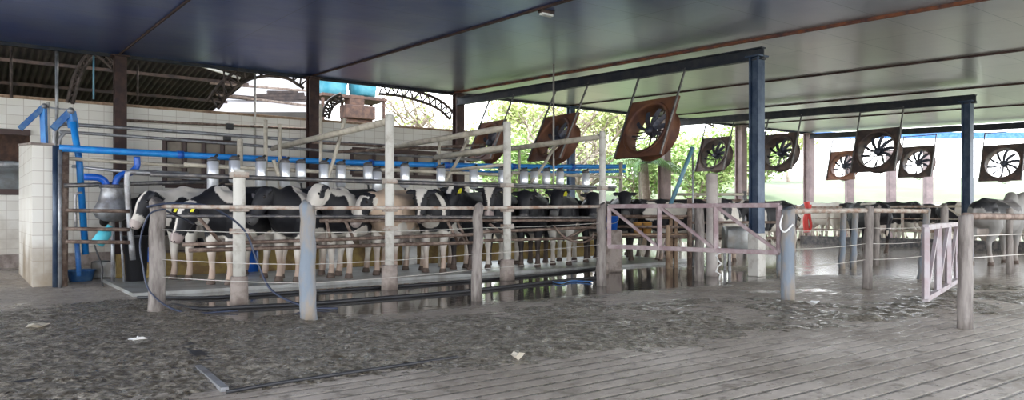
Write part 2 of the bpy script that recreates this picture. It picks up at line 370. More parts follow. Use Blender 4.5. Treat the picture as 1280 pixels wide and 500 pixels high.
# pasture beyond: one sheet that dips flat then rises into a bank
g = MB(); nx, ny = 60, 44; vs = []; fs = []
for j in range(ny):
    for i in range(nx):
        x = -90 + 220 * i / (nx - 1); y = -40 + 190 * j / (ny - 1)
        d = max(0.0, y - 48); z = -0.22 + 7.0 * (1 - math.exp(-d / 26)) + 0.25 * noise.noise(Vector((x * .06, y * .06, 0)))
        if y < 46: z = -0.22
        vs.append((x, y, z))
for j in range(ny - 1):
    for i in range(nx - 1): fs.append([j * nx + i, j * nx + i + 1, (j + 1) * nx + i + 1, (j + 1) * nx + i])
g.add(vs, fs, True); struct(g.build('ground', M['grass']))
# tiled back wall with openings
WB = 18.72; TOP = 3.55; TH = 0.2
wall = MB()
def wall_piece(a0, a1, z0, z1, b0=WB):
    vs = [V(a, b, z) for z in (z0, z1) for (a, b) in ((a0, b0), (a1, b0), (a1, b0 + TH), (a0, b0 + TH))]
    wall.add(vs, [[0, 3, 2, 1], [4, 5, 6, 7], [0, 1, 5, 4], [1, 2, 6, 5], [2, 3, 7, 6], [3, 0, 4, 7]])
def win_rect(x0, x1, y0, y1):
    p = atb(x0, y0, WB); q = atb(x1, y1, WB); return ab(p)[0], ab(q)[0], q.z, p.z
wa0, wa1, wz0, wz1 = win_rect(206, 301, 174, 234)
xa0, xa1, xz0, xz1 = win_rect(440, 545, 186, 222)
oa1 = a_of(38, WB); oz0 = atb(15, 240, WB).z; oz1 = atb(15, 165, WB).z
wall_piece(-6, -3.2, 0, TOP); wall_piece(-3.2, oa1, 0, oz0); wall_piece(-3.2, oa1, oz1, TOP)
wall_piece(oa1, wa0, 0, TOP); wall_piece(wa0, wa1, 0, wz0); wall_piece(wa0, wa1, wz1, TOP)
wall_piece(wa1, xa0, 0, TOP); wall_piece(xa0, xa1, 0, xz0); wall_piece(xa0, xa1, xz1, TOP); wall_piece(xa1, 12.3, 0, TOP)
struct(wall.build('wall_back', M['tile']))
cp = MB(); cp.bar(V(-6, WB + .1, TOP + .03), V(12.3, WB + .1, TOP + .03), .26, .06); struct(cp.build('trim_1', M['tan_wood']))
bb = MB(); bb.bar(V(-6, WB - .04, .14), V(12.3, WB - .04, .14), .08, .28); struct(bb.build('baseboard_back', M['footing']))
for i, (a0, a1, z0, z1, nm) in enumerate(((wa0, wa1, wz0, wz1, 4), (xa0, xa1, xz0, xz1, 4))):
    fr = MB(); n = nm
    for z in (z0, z1): fr.bar(V(a0, WB, z), V(a1, WB, z), .08, .1)
    for k in range(n + 1):
        a = a0 + (a1 - a0) * k / n; fr.bar(V(a, WB, z0), V(a, WB, z1), .07, .09)
    wo_ = fr.build('window_%d' % (i + 1), M['window_frame']); wo_['kind'] = 'structure'
    gl = MB(); gl.bar(V(a0, WB + .06, (z0 + z1) / 2), V(a1, WB + .06, (z0 + z1) / 2), .012, z1 - z0); gl.build('window_pane', M['dark_window'], wo_)
fr = MB()
for z in (oz0, oz1): fr.bar(V(-3.2, WB, z), V(oa1, WB, z), .08, .12)
struct(fr.build('window_3', M['window_frame']))
# seams and rusty joint irons under the roof
for k, a in enumerate((2.85, 7.28, 11.65, 16.1, 20.6, 25.1)):
    s_ = MB(); ins = 0.03
    s_.bar(V(a, -1.9, BZ(-1.9) - .02), V(a, 18.5, BZ(18.5) - .02), *((.06, .06) if k == 2 else (.03, .04)))
    struct(s_.build('trim_%d' % (k + 2), M['rust'] if k == 2 else M['brown_steel']))
ea = MB(); ea.bar(V(-7, 18.62, BZ(18.6) - .03), V(30.4, 18.62, BZ(18.6) - .03), .07, .1); struct(ea.build('trim_9', M['dark_beam']))
# rear corrugated roof at the left
co = MB(); vs = []; fs = []; nA = 1100; a0, a1 = -14.0, 6.3
for i in range(nA):
    a = a0 + (a1 - a0) * i / (nA - 1); dz = 0.035 * math.sin(a * 2 * math.pi / 0.15)
    cut = 0 
    for (b, z) in ((18.75, 4.95), (26.5, 4.02)): vs.append(V(a, b, z + dz))
for i in range(nA - 1): fs.append([2 * i, 2 * i + 1, 2 * i + 3, 2 * i + 2])
co.add(vs, fs, True); cro = co.build('ceiling_rear', M['corrugated']); struct(cro)
sol = cro.modifiers.new('thick', 'SOLIDIFY'); sol.thickness = 0.01
for k, b in enumerate((20.5, 22.5, 24.5)):
    p = MB(); zz = 4.95 - (b - 18.75) * .12 - .1; p.bar(V(-14, b, zz), V(6.3, b, zz), .06, .08); struct(p.build('trim_%d' % (k + 10), M['fan_dark']))
# raised strip the cows stand on
pl = MB(); quad_slab(pl, 1.9, 13.8, 11.25, 14.0, lambda b: 0.0, lambda b: 0.05); struct(pl.build('trim_20', M['kerb']))

q = MB(); quad_slab(q, -14, 6.6, 26.6, 26.8, lambda b: -0.2, lambda b: 3.9); struct(q.build('wall_bounce_block', M['wood_brown']))  # unseen wall, added to keep bounced light off the rear roof
# ------------------------------------------------------------------ cattle
BLACK = (0.012, 0.012, 0.016); WHITE = (0.74, 0.69, 0.62); CREAM = (0.66, 0.50, 0.37); DIRT = (0.33, 0.22, 0.16); PINK = (0.42, 0.33, 0.31); GREY = (0.25, 0.24, 0.23)
def lerp(a, b, t): return tuple(a[i] + (b[i] - a[i]) * t for i in range(3))
def cow_mesh(poll=(1.06, 0.0, 1.42), yaw=0.0, pitch=62, step=0.0, voxel=0.02, patches=(), base=BLACK, face='black', legs='white', seed=0, belly='white', lay=0.0, hump=False):
    """one continuous cow: lofted trunk, neck, head, limbs, ears and tail fused by a voxel remesh"""
    b = MB(); X = (1, 0, 0)
    b.loft([((-.98, 0, 1.16), .09, .12, X), ((-.93, 0, 1.16), .18, .20, X), ((-.80, 0, 1.14), .25, .28, X), ((-.58, 0, 1.10), .29, .33, X), ((-.3, 0, 1.05), .31, .36, X),
            ((0, 0, 1.02), .335, .385, X), ((.28, 0, 1.02), .315, .375, X), ((.5, 0, 1.05), .27, .36, X), ((.68, 0, 1.08), .22, .30, X), ((.82, 0, 1.08), .14, .2, X), ((.88, 0, 1.08), .07, .1, X)], e=2.3)
    b.tube([(-.92, 0, 1.30), (-.6, 0, 1.40), (-.2, 0, 1.385), (.2, 0, 1.37), (.45, 0, 1.40), (.62, 0, 1.36)], [.07, .09, .08, .08, .09, .07])
    for s in (-1, 1): b.tube([(-.55, .2 * s, 1.33), (-.75, .17 * s, 1.27)], [.07, .06])         # hip bones
    if hump: b.tube([(.45, 0, 1.38), (.56, 0, 1.5), (.66, 0, 1.42)], [.13, .15, .1])
    P = Vector(poll); yw = R(yaw); pt = R(pitch)
    hd = Vector((math.cos(yw) * math.cos(pt), math.sin(yw) * math.cos(pt), -math.sin(pt)))
    hup = Vector((math.cos(yw) * math.sin(pt), math.sin(yw) * math.sin(pt), math.cos(pt)))     # the forehead side
    sd_ = hup.cross(hd).normalized() * 1.0
    nb = Vector((.58, 0, 1.16)); nm = nb.lerp(P, .55) + Vector((0, 0, -.06)); nd = (P - nb).normalized()
    b.loft([(nb, .20, .31, nd), (nb.lerp(nm, .5), .165, .27, nd), (nm, .125, .215, nd), (nm.lerp(P, .55) - Vector((0, 0, .02)), .105, .165, nd), (P - hup * .05 + hd * .03, .09, .12, nd)], e=2.1)
    b.tube([nb + Vector((.06, 0, -.22)), nm + Vector((.05, 0, -.17)), P + hd * .1 - hup * .13], [.09, .06, .05])
    def H(l, o=0.0, w_=0.0): return P + hd * l + hup * o + sd_ * w_
    vs = []; fs = []; seg = 16
    prof = [(l * 1.06, o, w_ * 1.14, h_ * 1.05) for (l, o, w_, h_) in [(-.05, -.03, .05, .05), (-.02, -.03, .105, .085), (.05, -.035, .118, .105), (.14, -.045, .118, .125), (.22, -.05, .102, .12), (.30, -.052, .082, .10), (.38, -.052, .074, .083), (.45, -.052, .082, .078), (.50, -.056, .080, .068), (.53, -.06, .055, .045)]]
    for (l, o, w_, h_) in prof:
        for k in range(seg):
            t = 2 * math.pi * k / seg; ct, st = math.cos(t), math.sin(t); e = 2.4
            vs.append(H(l, o + math.copysign(abs(st) ** (2 / e), st) * h_, math.copysign(abs(ct) ** (2 / e), ct) * w_))
    for i in range(len(prof) - 1):
        for k in range(seg): k2 = (k + 1) % seg; fs.append([i * seg + k, i * seg + k2, (i + 1) * seg + k2, (i + 1) * seg + k])
    fs.append(list(range(seg))[::-1]); fs.append([(len(prof) - 1) * seg + k for k in range(seg)])
    b.add(vs, fs, True)
    for s in (-1, 1):                                                                             # ears
        e0 = H(.015, -.01, .085 * s); ed = (sd_ * s - hd * .05 + hup * .12).normalized(); ez = hd
        sec = []; en = ed.cross(hd).normalized()
        vs = []; fs = []
        rows = [(0, .035, .026), (.05, .052, .024), (.11, .058, .02), (.16, .04, .016), (.195, .014, .012)]
        for (l, wv, tv) in rows:
            for k in range(10):
                t = 2 * math.pi * k / 10; vs.append(e0 + ed * l + ez * (wv * math.cos(t) + l * .12) + en * tv * math.sin(t))
        for i in range(4):
            for k in range(10): k2 = (k + 1) % 10; fs.append([i * 10 + k, i * 10 + k2, (i + 1) * 10 + k2, (i + 1) * 10 + k])
        fs.append(list(range(10))[::-1]); fs.append([40 + k for k in range(10)]); b.add(vs, fs, True)
        b.tube([H(.10, .045, .075 * s), H(.15, .045, .078 * s)], [.028, .026], 8)              # brow over the eye
        b.tube([H(.46, .0, .04 * s), H(.50, .0, .045 * s)], [.035, .028], 8)                      # nostril wings
    LX = {}
    for s in (-1, 1):
        d = step * s
        b.tube([(.44, .15 * s, 1.12), (.47, .19 * s, .92), (.44 + d * .3, .185 * s, .74), (.46 + d * .6, .17 * s, .58), (.475 + d * .8, .165 * s, .44), (.47 + d * .9, .165 * s, .38), (.46 + d, .165 * s, .24), (.465 + d, .165 * s, .13), (.49 + d, .165 * s, .05)],
               [.14, .135, .105, .075, .062, .052, .043, .052, .055], 12)
        LX[('f', s)] = (.50 + d, .165 * s)
        d = -step * s
        b.tube([(-.62, .14 * s, 1.2), (-.62, .18 * s, 1.0), (-.56 + d * .2, .2 * s, .82), (-.64 + d * .5, .19 * s, .66), (-.78 + d * .8, .17 * s, .53), (-.80 + d * .9, .165 * s, .46), (-.765 + d, .165 * s, .3), (-.745 + d, .165 * s, .14), (-.71 + d, .165 * s, .05)],
               [.17, .20, .165, .11, .068, .062, .046, .055, .056], 12)
        LX[('h', s)] = (-.70 + d, .165 * s)
        b.tube([(-.36, .09 * s, .62), (-.36, .09 * s, .50)], [.028, .02], 8); b.tube([(-.5, .09 * s, .62), (-.5, .09 * s, .51)], [.028, .02], 8)
    b.loft([((-.66, 0, .72), .08, .08, X), ((-.55, 0, .68), .17, .14, X), ((-.4, 0, .67), .18, .13, X), ((-.24, 0, .72), .12, .1, X), ((-.1, 0, .76), .05, .05, X)], e=2)
    b.tube([(-.93, 0, 1.30), (-1.02, 0, 1.22), (-1.04, .01, 1.0), (-1.03, .03, .75), (-1.02, .03, .62), (-1.02, .03, .48)], [.05, .04, .028, .022, .045, .02], 8)
    me = bpy.data.meshes.new('cow_raw'); me.from_pydata([tuple(q) for q in b.v], [], b.f); me.update()
    o = bpy.data.objects.new('cow_raw', me); C.objects.link(o)
    m = o.modifiers.new('r', 'REMESH'); m.mode = 'VOXEL'; m.voxel_size = voxel; m.use_smooth_shade = True
    m = o.modifiers.new('s', 'SMOOTH'); m.iterations = 4 if voxel < .025 else 2; m.factor = .5
    dg = bpy.context.evaluated_depsgraph_get(); out = bpy.data.meshes.new_from_object(o.evaluated_get(dg))
    bpy.data.objects.remove(o); bpy.data.meshes.remove(me)
    out.materials.clear(); out.materials.append(M['coat']); out.polygons.foreach_set('use_smooth', [True] * len(out.polygons))
    ca = out.color_attributes.new('coat', 'FLOAT_COLOR', 'POINT'); cols = []
    off = Vector((seed * 3.7, seed * 1.3, seed * 2.1))
    other = WHITE if base == BLACK else BLACK
    for v_ in out.vertices:
        p = v_.co; n = noise.noise(p * 3.2 + off); n2 = noise.noise(p * 9 + off)
        col = base
        wob = n * .28 + n2 * .08
        for pc in patches:
            (x, y, z, rx, ry, rz) = pc[:6]; tone = pc[6] if len(pc) > 6 else other
            q = ((p.x - x) / rx) ** 2 + ((p.y - y) / ry) ** 2 + ((p.z - z) / rz) ** 2
            if math.sqrt(q) + wob < 1: col = tone
        if belly == 'white' and p.z < .78 + n * .18 and p.x < .55: col = WHITE if base != CREAM else WHITE
        # head
        r_ = p - P; l = r_.dot(hd); o_ = r_.dot(hup); s_ = abs(r_.dot(sd_))
        onhead = -.06 < l < .6 and s_ < .135 and abs(o_ + .04) < .18 and r_.length < .62
        if onhead or (s_ < .3 and -.07 < l < .12 and o_ > -.09):
            fc = {'black': BLACK, 'blaze': BLACK, 'white': WHITE, 'half': WHITE, 'cream': CREAM, 'star': BLACK, 'grey': GREY, 'patchy': WHITE}[face]
            if s_ >= .125: col = BLACK if face != 'cream' else CREAM
            else:
                col = fc
                if face == 'blaze' and o_ > -.05 and s_ < max(.022, .10 - l * .30) + n2 * .015: col = WHITE
                if face == 'star' and o_ > -.02 and l < .17 and s_ < .05: col = WHITE
                if face == 'half' and (r_.dot(sd_) > .03 + n2 * .03 or abs(r_.dot(sd_)) > .07) and l < .36: col = BLACK
            if face == 'patchy' and (r_.dot(sd_) > .06 and .08 < l < .30 + n2 * .1 or (l < .05 and o_ > .0)): col = BLACK
            if l > .45: col = lerp(col, PINK, .75) if face in ('blaze', 'white', 'half', 'cream', 'patchy') else lerp(BLACK, GREY, .35)
        if p.z < .80 and not onhead:
            if legs == 'white' and p.z < .66: col = WHITE
            t = max(0.0, min(1.0, (.52 - p.z) / .3 + n * .9))
            if legs == 'white': col = lerp(col, DIRT, t * .85)
            else: col = lerp(col, DIRT, t * .25)
            if -.7 < p.x < -.1 and abs(p.y) < .15 and .45 < p.z: col = lerp(WHITE, PINK, .55)
        if p.x < -.985 and p.z < .66: col = lerp(WHITE, DIRT, .4)
        col = tuple(c_ * (1 + .12 * n2) for c_ in col)
        cols += [*col, 1.0]
    ca.data.foreach_set('color', cols)
    info = dict(P=P, hd=hd, hup=hup, sd=sd_, LX=LX)
    return out, info
def cow(name, loc, heading, label, group=None, mesh=None, scale=1.0, tags=(), near=True, **kw):
    me, inf = mesh or cow_mesh(**kw)
    o = bpy.data.objects.new(name, me); C.objects.link(o); o.location = loc; o.rotation_euler = (0, 0, R(heading)); o.scale = (scale,) * 3
    tag(o, label, 'cow', group)
    P, hd, hup, sd_ = inf['P'], inf['hd'], inf['hup'], inf['sd']
    for (x, y) in inf['LX'].values():
        h = MB(); h.lathe((x - .01, y, 0), [(.066, 0), (.066, .02), (.054, .075), (.03, .085)], 12); h.build('hoof', M['hoof'], o, local=True)
    if near:
        for s in (-1, 1):
            e = MB(); c_ = P + hd * .14 + hup * .015 + sd_ * .124 * s
            e.lathe(c_, [(.002, -.022), (.015, -.017), (.022, 0), (.015, .017), (.002, .022)], 10); e.build('eye', M['eye'], o, local=True)
        for s in (-1, 1):
            e = MB(); c_ = P + hd * .553 - hup * .03 + sd_ * .034 * s
            e.lathe(c_, [(.002, -.012), (.011, -.009), (.016, 0), (.011, .009), (.002, .012)], 8); e.build('nostril', M['eye'], o, local=True)
    for s in tags:
        e = MB(); c_ = P + sd_ * .19 * s + hd * .075 + hup * .03
        Mx = Matrix((sd_, hd, hup)).transposed()
        e.add([c_ + Mx @ Vector(q) for q in [(-.012, -.05, .003), (.012, -.05, .003), (.034, -.01, .003), (.034, .055, .003), (-.034, .055, .003), (-.034, -.01, .003), (-.012, -.05, -.004), (.012, -.05, -.004), (.034, -.01, -.004), (.034, .055, -.004), (-.034, .055, -.004), (-.034, -.01, -.004)]],
              [[0, 1, 2, 3, 4, 5], [11, 10, 9, 8, 7, 6]] + [[i, 6 + i, 6 + (i + 1) % 6, (i + 1) % 6] for i in range(6)])
        e.build('ear_tag', M['tag_yellow'], o, label='yellow plastic ear tag', local=True)
    return o
ROWZ = 0.05
def row_cow(px, b, heading, label, poll, scale=1.04, **kw):
    a = a_of(px, b); p = V(a, b, ROWZ); h = R(heading)
    q = Vector((poll[0] * math.cos(h) - poll[1] * math.sin(h), poll[0] * math.sin(h) + poll[1] * math.cos(h), 0)) * scale
    return cow('cow', p - q, heading, label, 'cows lined up in the milking stalls', poll=poll, scale=scale, **kw)
g_ = [
 dict(px=186, b=12.75, heading=246, poll=(1.08, .0, 1.34), yaw=-14, pitch=60, face='half', base=WHITE, patches=[(.62, 0, 1.0, .2, .6, .35), (-.7, 0, 1.1, .25, .5, .4)], seed=1,
      label='white-backed cow with a black and white face at the left end of the milking row'),
 dict(px=236, b=11.45, heading=250, poll=(1.12, .02, 1.17), yaw=-12, pitch=62, face='blaze', tags=(1, -1), patches=[(.52, .25, 1.36, .2, .35, .16), (.0, .4, 1.30, .12, .25, .16), (-.8, .3, 1.1, .16, .3, .3), (1.0, .1, .9, .18, .3, .12)], seed=2,
      label='black cow with yellow tags in both ears, head low beside the leftmost wooden post'),
 dict(px=332, b=11.4, heading=252, poll=(1.04, .0, 1.40), yaw=-26, pitch=58, face='black', patches=[(.34, .3, 1.22, .14, .4, .40), (.95, .2, .95, .14, .2, .14), (-.55, .2, 1.25, .2, .4, .2)], seed=3,
      label='black cow with a white shoulder stripe standing between the two left posts'),
 dict(px=398, b=11.5, heading=253, poll=(1.1, -.02, 1.46), yaw=-20, pitch=58, face='white', patches=[(.45, .25, 1.32, .14, .4, .28), (.72, .1, 1.42, .2, .1, .1)], seed=4,
      label='black cow with a white face looking over the blue-grey wooden post'),
 dict(px=458, b=11.5, heading=254, poll=(1.10, -.04, 1.34), yaw=-26, pitch=58, face='patchy', base=CREAM, patches=[(-.5, .2, 1.1, .2, .4, .3)], seed=5,
      label='cream-bodied cow with a patchy white and black head, chin lowered towards the left'),
 dict(px=527, b=11.5, heading=254, poll=(1.06, .0, 1.43), yaw=8, pitch=70, face='blaze', patches=[(.62, .2, 1.3, .08, .2, .35), (.88, 0, .85, .2, .3, .17)], seed=7,
      label='black cow facing forward with a broad white blaze and white chest'),
 dict(px=566, b=11.85, heading=255, poll=(1.05, .02, 1.50), yaw=-12, pitch=58, face='star', tags=(1,), legs='black', belly='black', patches=[(.8, .0, .8, .1, .15, .1)], seed=8,
      label='black cow with a small white star and one yellow tag'),
 dict(px=612, b=11.6, heading=259, poll=(1.06, .0, 1.50), yaw=6, pitch=68, face='blaze', legs='black', patches=[(.9, .1, .9, .1, .2, .1)], seed=9,
      label='black cow with a pale forehead blaze just left of the third tall white post'),
 dict(px=656, b=11.6, heading=260, poll=(1.05, .0, 1.44), yaw=2, pitch=66, face='black', legs='black', belly='black', patches=[(.3, 0, 1.4, .3, .1, .1)], seed=10,
      label='all black cow with a grey muzzle just right of the third tall white post'),
 dict(px=697, b=11.6, heading=260, poll=(1.06, .0, 1.48), yaw=-14, pitch=60, face='black', legs='black', tags=(1,), patches=[(.95, .12, .95, .08, .14, .1)], seed=11,
      label='black cow with one yellow ear tag and a white spot on its throat'),
 dict(px=741, b=11.75, heading=262, poll=(1.04, .0, 1.44), yaw=4, pitch=64, face='black', legs='black', belly='black', patches=[], seed=12,
      label='plain black cow behind the tall post at the mauve gate'),
 dict(px=781, b=11.9, heading=264, poll=(1.04, .0, 1.48), yaw=0, pitch=60, face='black', legs='black', belly='black', patches=[(-.4, 0, 1.4, .2, .3, .12)], seed=13,
      label='black cow at the right end of the milking row, behind the mauve gate'),
]
for q in g_: row_cow(**q)
# cows walking in the yard beyond the gate
yard = [
 (846, 17.5, 200, 'black cow with white flank patches leaving the stalls, beside the slanted blue bar', dict(patches=[(.2, .2, 1.25, .3, .4, .2), (.75, 0, 1.2, .2, .4, .25)], face='black', seed=21)),
 (905, 17.0, 250, 'mostly white cow with black neck marks standing behind the short white post', dict(base=WHITE, patches=[(.75, .1, 1.25, .25, .12, .25), (-.5, 0, 1.2, .4, .4, .3)], face='half', seed=22)),
 (962, 19.5, 215, 'black cow with its back level behind the blue post with the white foot', dict(patches=[(.6, 0, 1.0, .15, .4, .3)], face='star', seed=23)),
 (806, 20.5, 185, 'black cow standing sideways beyond the end of the blue milk pipe', dict(patches=[], face='black', seed=24)),
]
yard += [
 (768, 18.6, 190, 'black cow half hidden behind the mauve gate hinge post', dict(patches=[(.2, 0, 1.4, .2, .3, .1)], face='black', legs='black', belly='black', seed=25)),
 (868, 23.5, 185, 'white-shouldered black cow standing sideways farther back beyond the mauve gate', dict(patches=[(.5, 0, 1.2, .3, .5, .3)], face='blaze', legs='black', seed=26)),
]
YM = {}
for (px, Y, hd_, lab, kw) in yard:
    cow('cow', ((px - 640) / F * Y, Y, 0), hd_, lab, 'cows standing in the yard beyond the gate', voxel=.026, step=.06, **kw)
dk = cow_mesh(voxel=.026, step=.05, patches=[(-.2, 0, 1.4, .5, .15, .08)], face='black', legs='black', belly='black', seed=31)
Y = 22.0; cow('cow', ((1084 - 640) / F * Y, Y, 0), 96, 'black cow standing sideways behind the three wooden posts', mesh=dk, near=False)
gr = cow_mesh(voxel=.026, step=.08, poll=(1.12, 0, 1.58), pitch=35, base=GREY, patches=[(-.5, 0, 1.3, .5, .5, .2, BLACK), (.3, 0, 1.3, .3, .5, .15, (.12, .11, .11))], face='grey', legs='black', belly='no', seed=32, hump=True)
Y = 16.8; cow('cow', ((1248 - 640) / F * Y, Y, 0), 30, 'grey humped cow with raised head at the right edge', mesh=gr, near=True)
# the herd in the far pen
protos = [cow_mesh(voxel=.034, legs='black', patches=[(.3, 0, 1.2, .35, .6, .35), (-.7, 0, 1.2, .25, .5, .3)], face='blaze', seed=41, pitch=40),
          cow_mesh(voxel=.034, base=WHITE, patches=[(.0, 0, 1.2, .35, .6, .4), (.75, 0, 1.2, .25, .4, .35)], face='half', seed=42, pitch=45, step=.06, legs='black', belly='black'),
          cow_mesh(voxel=.034, patches=[(-.2, 0, 1.3, .2, .6, .3)], face='black', seed=43, legs='black', pitch=50),
          cow_mesh(voxel=.034, base=WHITE, patches=[(-.6, 0, 1.2, .25, .5, .25)], face='white', seed=44, pitch=40)]
hl = ['black cow with white shoulder and rump patches crowded in the far pen', 'white cow with a black saddle crowded in the far pen', 'nearly all black cow crowded in the far pen', 'white cow with a black rump crowded in the far pen']
hg = ['patched black cows in the far pen', 'white cows with a black saddle in the far pen', 'nearly black cows in the far pen', 'white cows in the far pen']
src = []
for i, pr in enumerate(protos):
    src.append(cow('cow', (0, 0, 0), 0, hl[i], hg[i], mesh=pr, near=False))
rnd = random.Random(5); first = [True] * 4; n = 0
HB = []
for ia in range(9):
    for ib in range(9):
        a = 25.75 + ia * 1.02 + (ib % 2) * .5 + rnd.uniform(-.08, .08); b = 2.6 + ib * 2.62 + rnd.uniform(-.12, .12)
        p = V(a, b)
        if any((a - ca) ** 2 / .8 + (b - cb) ** 2 / 3.0 < 1 for ca, cb in ((29.9, 18.45), (31.9, 16.9))): continue
        X = p.x / p.y * F + 640
        if p.y < 17 or (a < 28 and b < 6.0) or X > 1330 or X < 905: continue
        HB.append((a, b, p))
for (a, b, p) in HB:
    i = rnd.choices((0, 1, 2, 3), (4, 3, 3, 2))[0]
    if first[i]: o = src[i]; first[i] = False
    else: o = copy_tree(src[i])
    o.location = (p.x, p.y, 0); o.rotation_euler = (0, 0, ANG + R(90 if rnd.random() < .5 else 270) + R(rnd.uniform(-5, 5))); s = rnd.uniform(.98, 1.06); o.scale = (s,) * 3
# ------------------------------------------------------------------ columns and beams of the shed
def h_mb(base, top, w_, mb=None):
    mb = mb or MB(); Mx = Matrix.Rotation(ANG, 3, 'Z'); h = top - base.z; c_ = Vector((base.x, base.y, base.z + h / 2))
    mb.box(c_ + Mx @ Vector((0, w_ * .42, 0)), (w_, w_ * .16, h), M=Mx); mb.box(c_ - Mx @ Vector((0, w_ * .42, 0)), (w_, w_ * .16, h), M=Mx)
    mb.box(c_, (w_ * .5, w_ * .8, h), M=Mx); return mb
CB = 18.45
def column(a, b, w_, m, label, top=None, foot=None, name='column', z0=0.0):
    p = V(a, b, z0); t = thing(name, p, label, 'column'); top = top or BZ(b) - .05
    if foot:
        f_ = MB(); f_.box((p.x, p.y, foot / 2), (w_ * 1.15, w_ * 1.15, foot), rz=ANG); f_.build('footing', M['white_paint'], t, 'white painted concrete foot')
        h_mb(V(a, b, foot), top, w_).build('shaft', m, t)
    else: h_mb(p, top, w_).build('shaft', m, t)
    q = MB(); q.box((p.x, p.y, top - .02), (w_ * 1.5, w_ * 1.5, .03), rz=ANG); q.build('cap_plate', m, t)
    return t
column(a_of(150, CB), CB, .24, M['brown_steel'], 'brown steel column at the left in front of the tiled wall')
column(a_of(391, CB), CB, .26, M['brown_steel'], 'brown steel column left of the cyan water tanks')
column(a_of(573, CB), CB, .26, M['brown_steel'], 'brown steel column at the left end of the long blue beam')
column(16.1, CB, .2, M['navy_steel'], 'thin blue column behind the second rusty fan')
column(20.6, CB, .34, M['pink_column'], 'pinkish column rising between the large rusty fan and the first dark fan')
column(25.1, CB + .0, .34, M['pink_column'], 'pinkish column behind the first dark fan')
column(29.9, CB, .34, M['pink_column'], 'pinkish column seen just right of the second dark fan')
bA, bB = ab(at(945, 345, 13.5)), (20.6, 8.25)
column(11.62, 8.2, .20, M['navy_steel'], 'blue steel column with a white painted foot beside the mauve gate', top=BZ(8.2) - .33, foot=.78)
column(20.6, 8.3, .21, M['navy_steel'], 'dark blue steel column behind the open silver gate', top=BZ(8.3) - .33)
for (px, Y, lab) in ((1062, 33, 'pale far column behind the small fan'), (1114, 33, 'thin far column between two dark fans'), (1160, 33, 'far column behind the small square fan')):
    p = Vector(((px - 640) / F * Y, Y, 0)); t = thing('column', p, lab, 'column'); q = MB(); q.box((p.x, p.y, 1.9), (.32, .32, 3.8)); q.build('shaft', M['pink_column'], t)
    q = MB(); q.box((p.x, p.y, 3.85), (.42, .42, .1)); q.build('cap_plate', M['pink_column'], t)
def beam(a, b0, b1, lab, dz=-.30, m='dark_beam', hgt=.2):
    p0 = V(a, b0, BZ(b0) + dz); p1 = V(a, b1, BZ(b1) + dz); t = thing('roof_beam', p0, lab, 'beam')
    d = (p1 - p0).normalized(); x = V(1, 0); Mx = Matrix((d, x, Vector((0, 0, 1)))).transposed()
    L = (p1 - p0).length; c_ = (p0 + p1) / 2
    q = MB(); q.box(c_, (L, .03, hgt), M=Mx); q.build('web', M[m], t)
    for s in (-1, 1): q = MB(); q.box(c_ + Vector((0, 0, s * hgt / 2)), (L, .13, .025), M=Mx); q.build('flange', M[m], t)
    return t
beam(11.62, 8.05, 18.3, 'long dark blue beam carrying the three rusty fans')
beam(20.6, 8.1, 18.3, 'dark blue beam running back from the far blue column')
beam(29.75, 2.0, 18.3, 'farthest dark beam along the bright end of the roof', dz=-.2)
p0, p1 = at(1010, 171, 34), at(1300, 172, 31); t = thing('roof_beam', p0, 'thin pale blue far beam below the end of the roof', 'beam'); q = MB(); q.bar(p0, p1, .18, .12); q.build('web', M['blue_arm'], t)
q = MB(); q.bar(p0 + Vector((0, 0, .12)), p1 + Vector((0, 0, .12)), .03, .2); q.build('flange', M['blue_arm'], t)
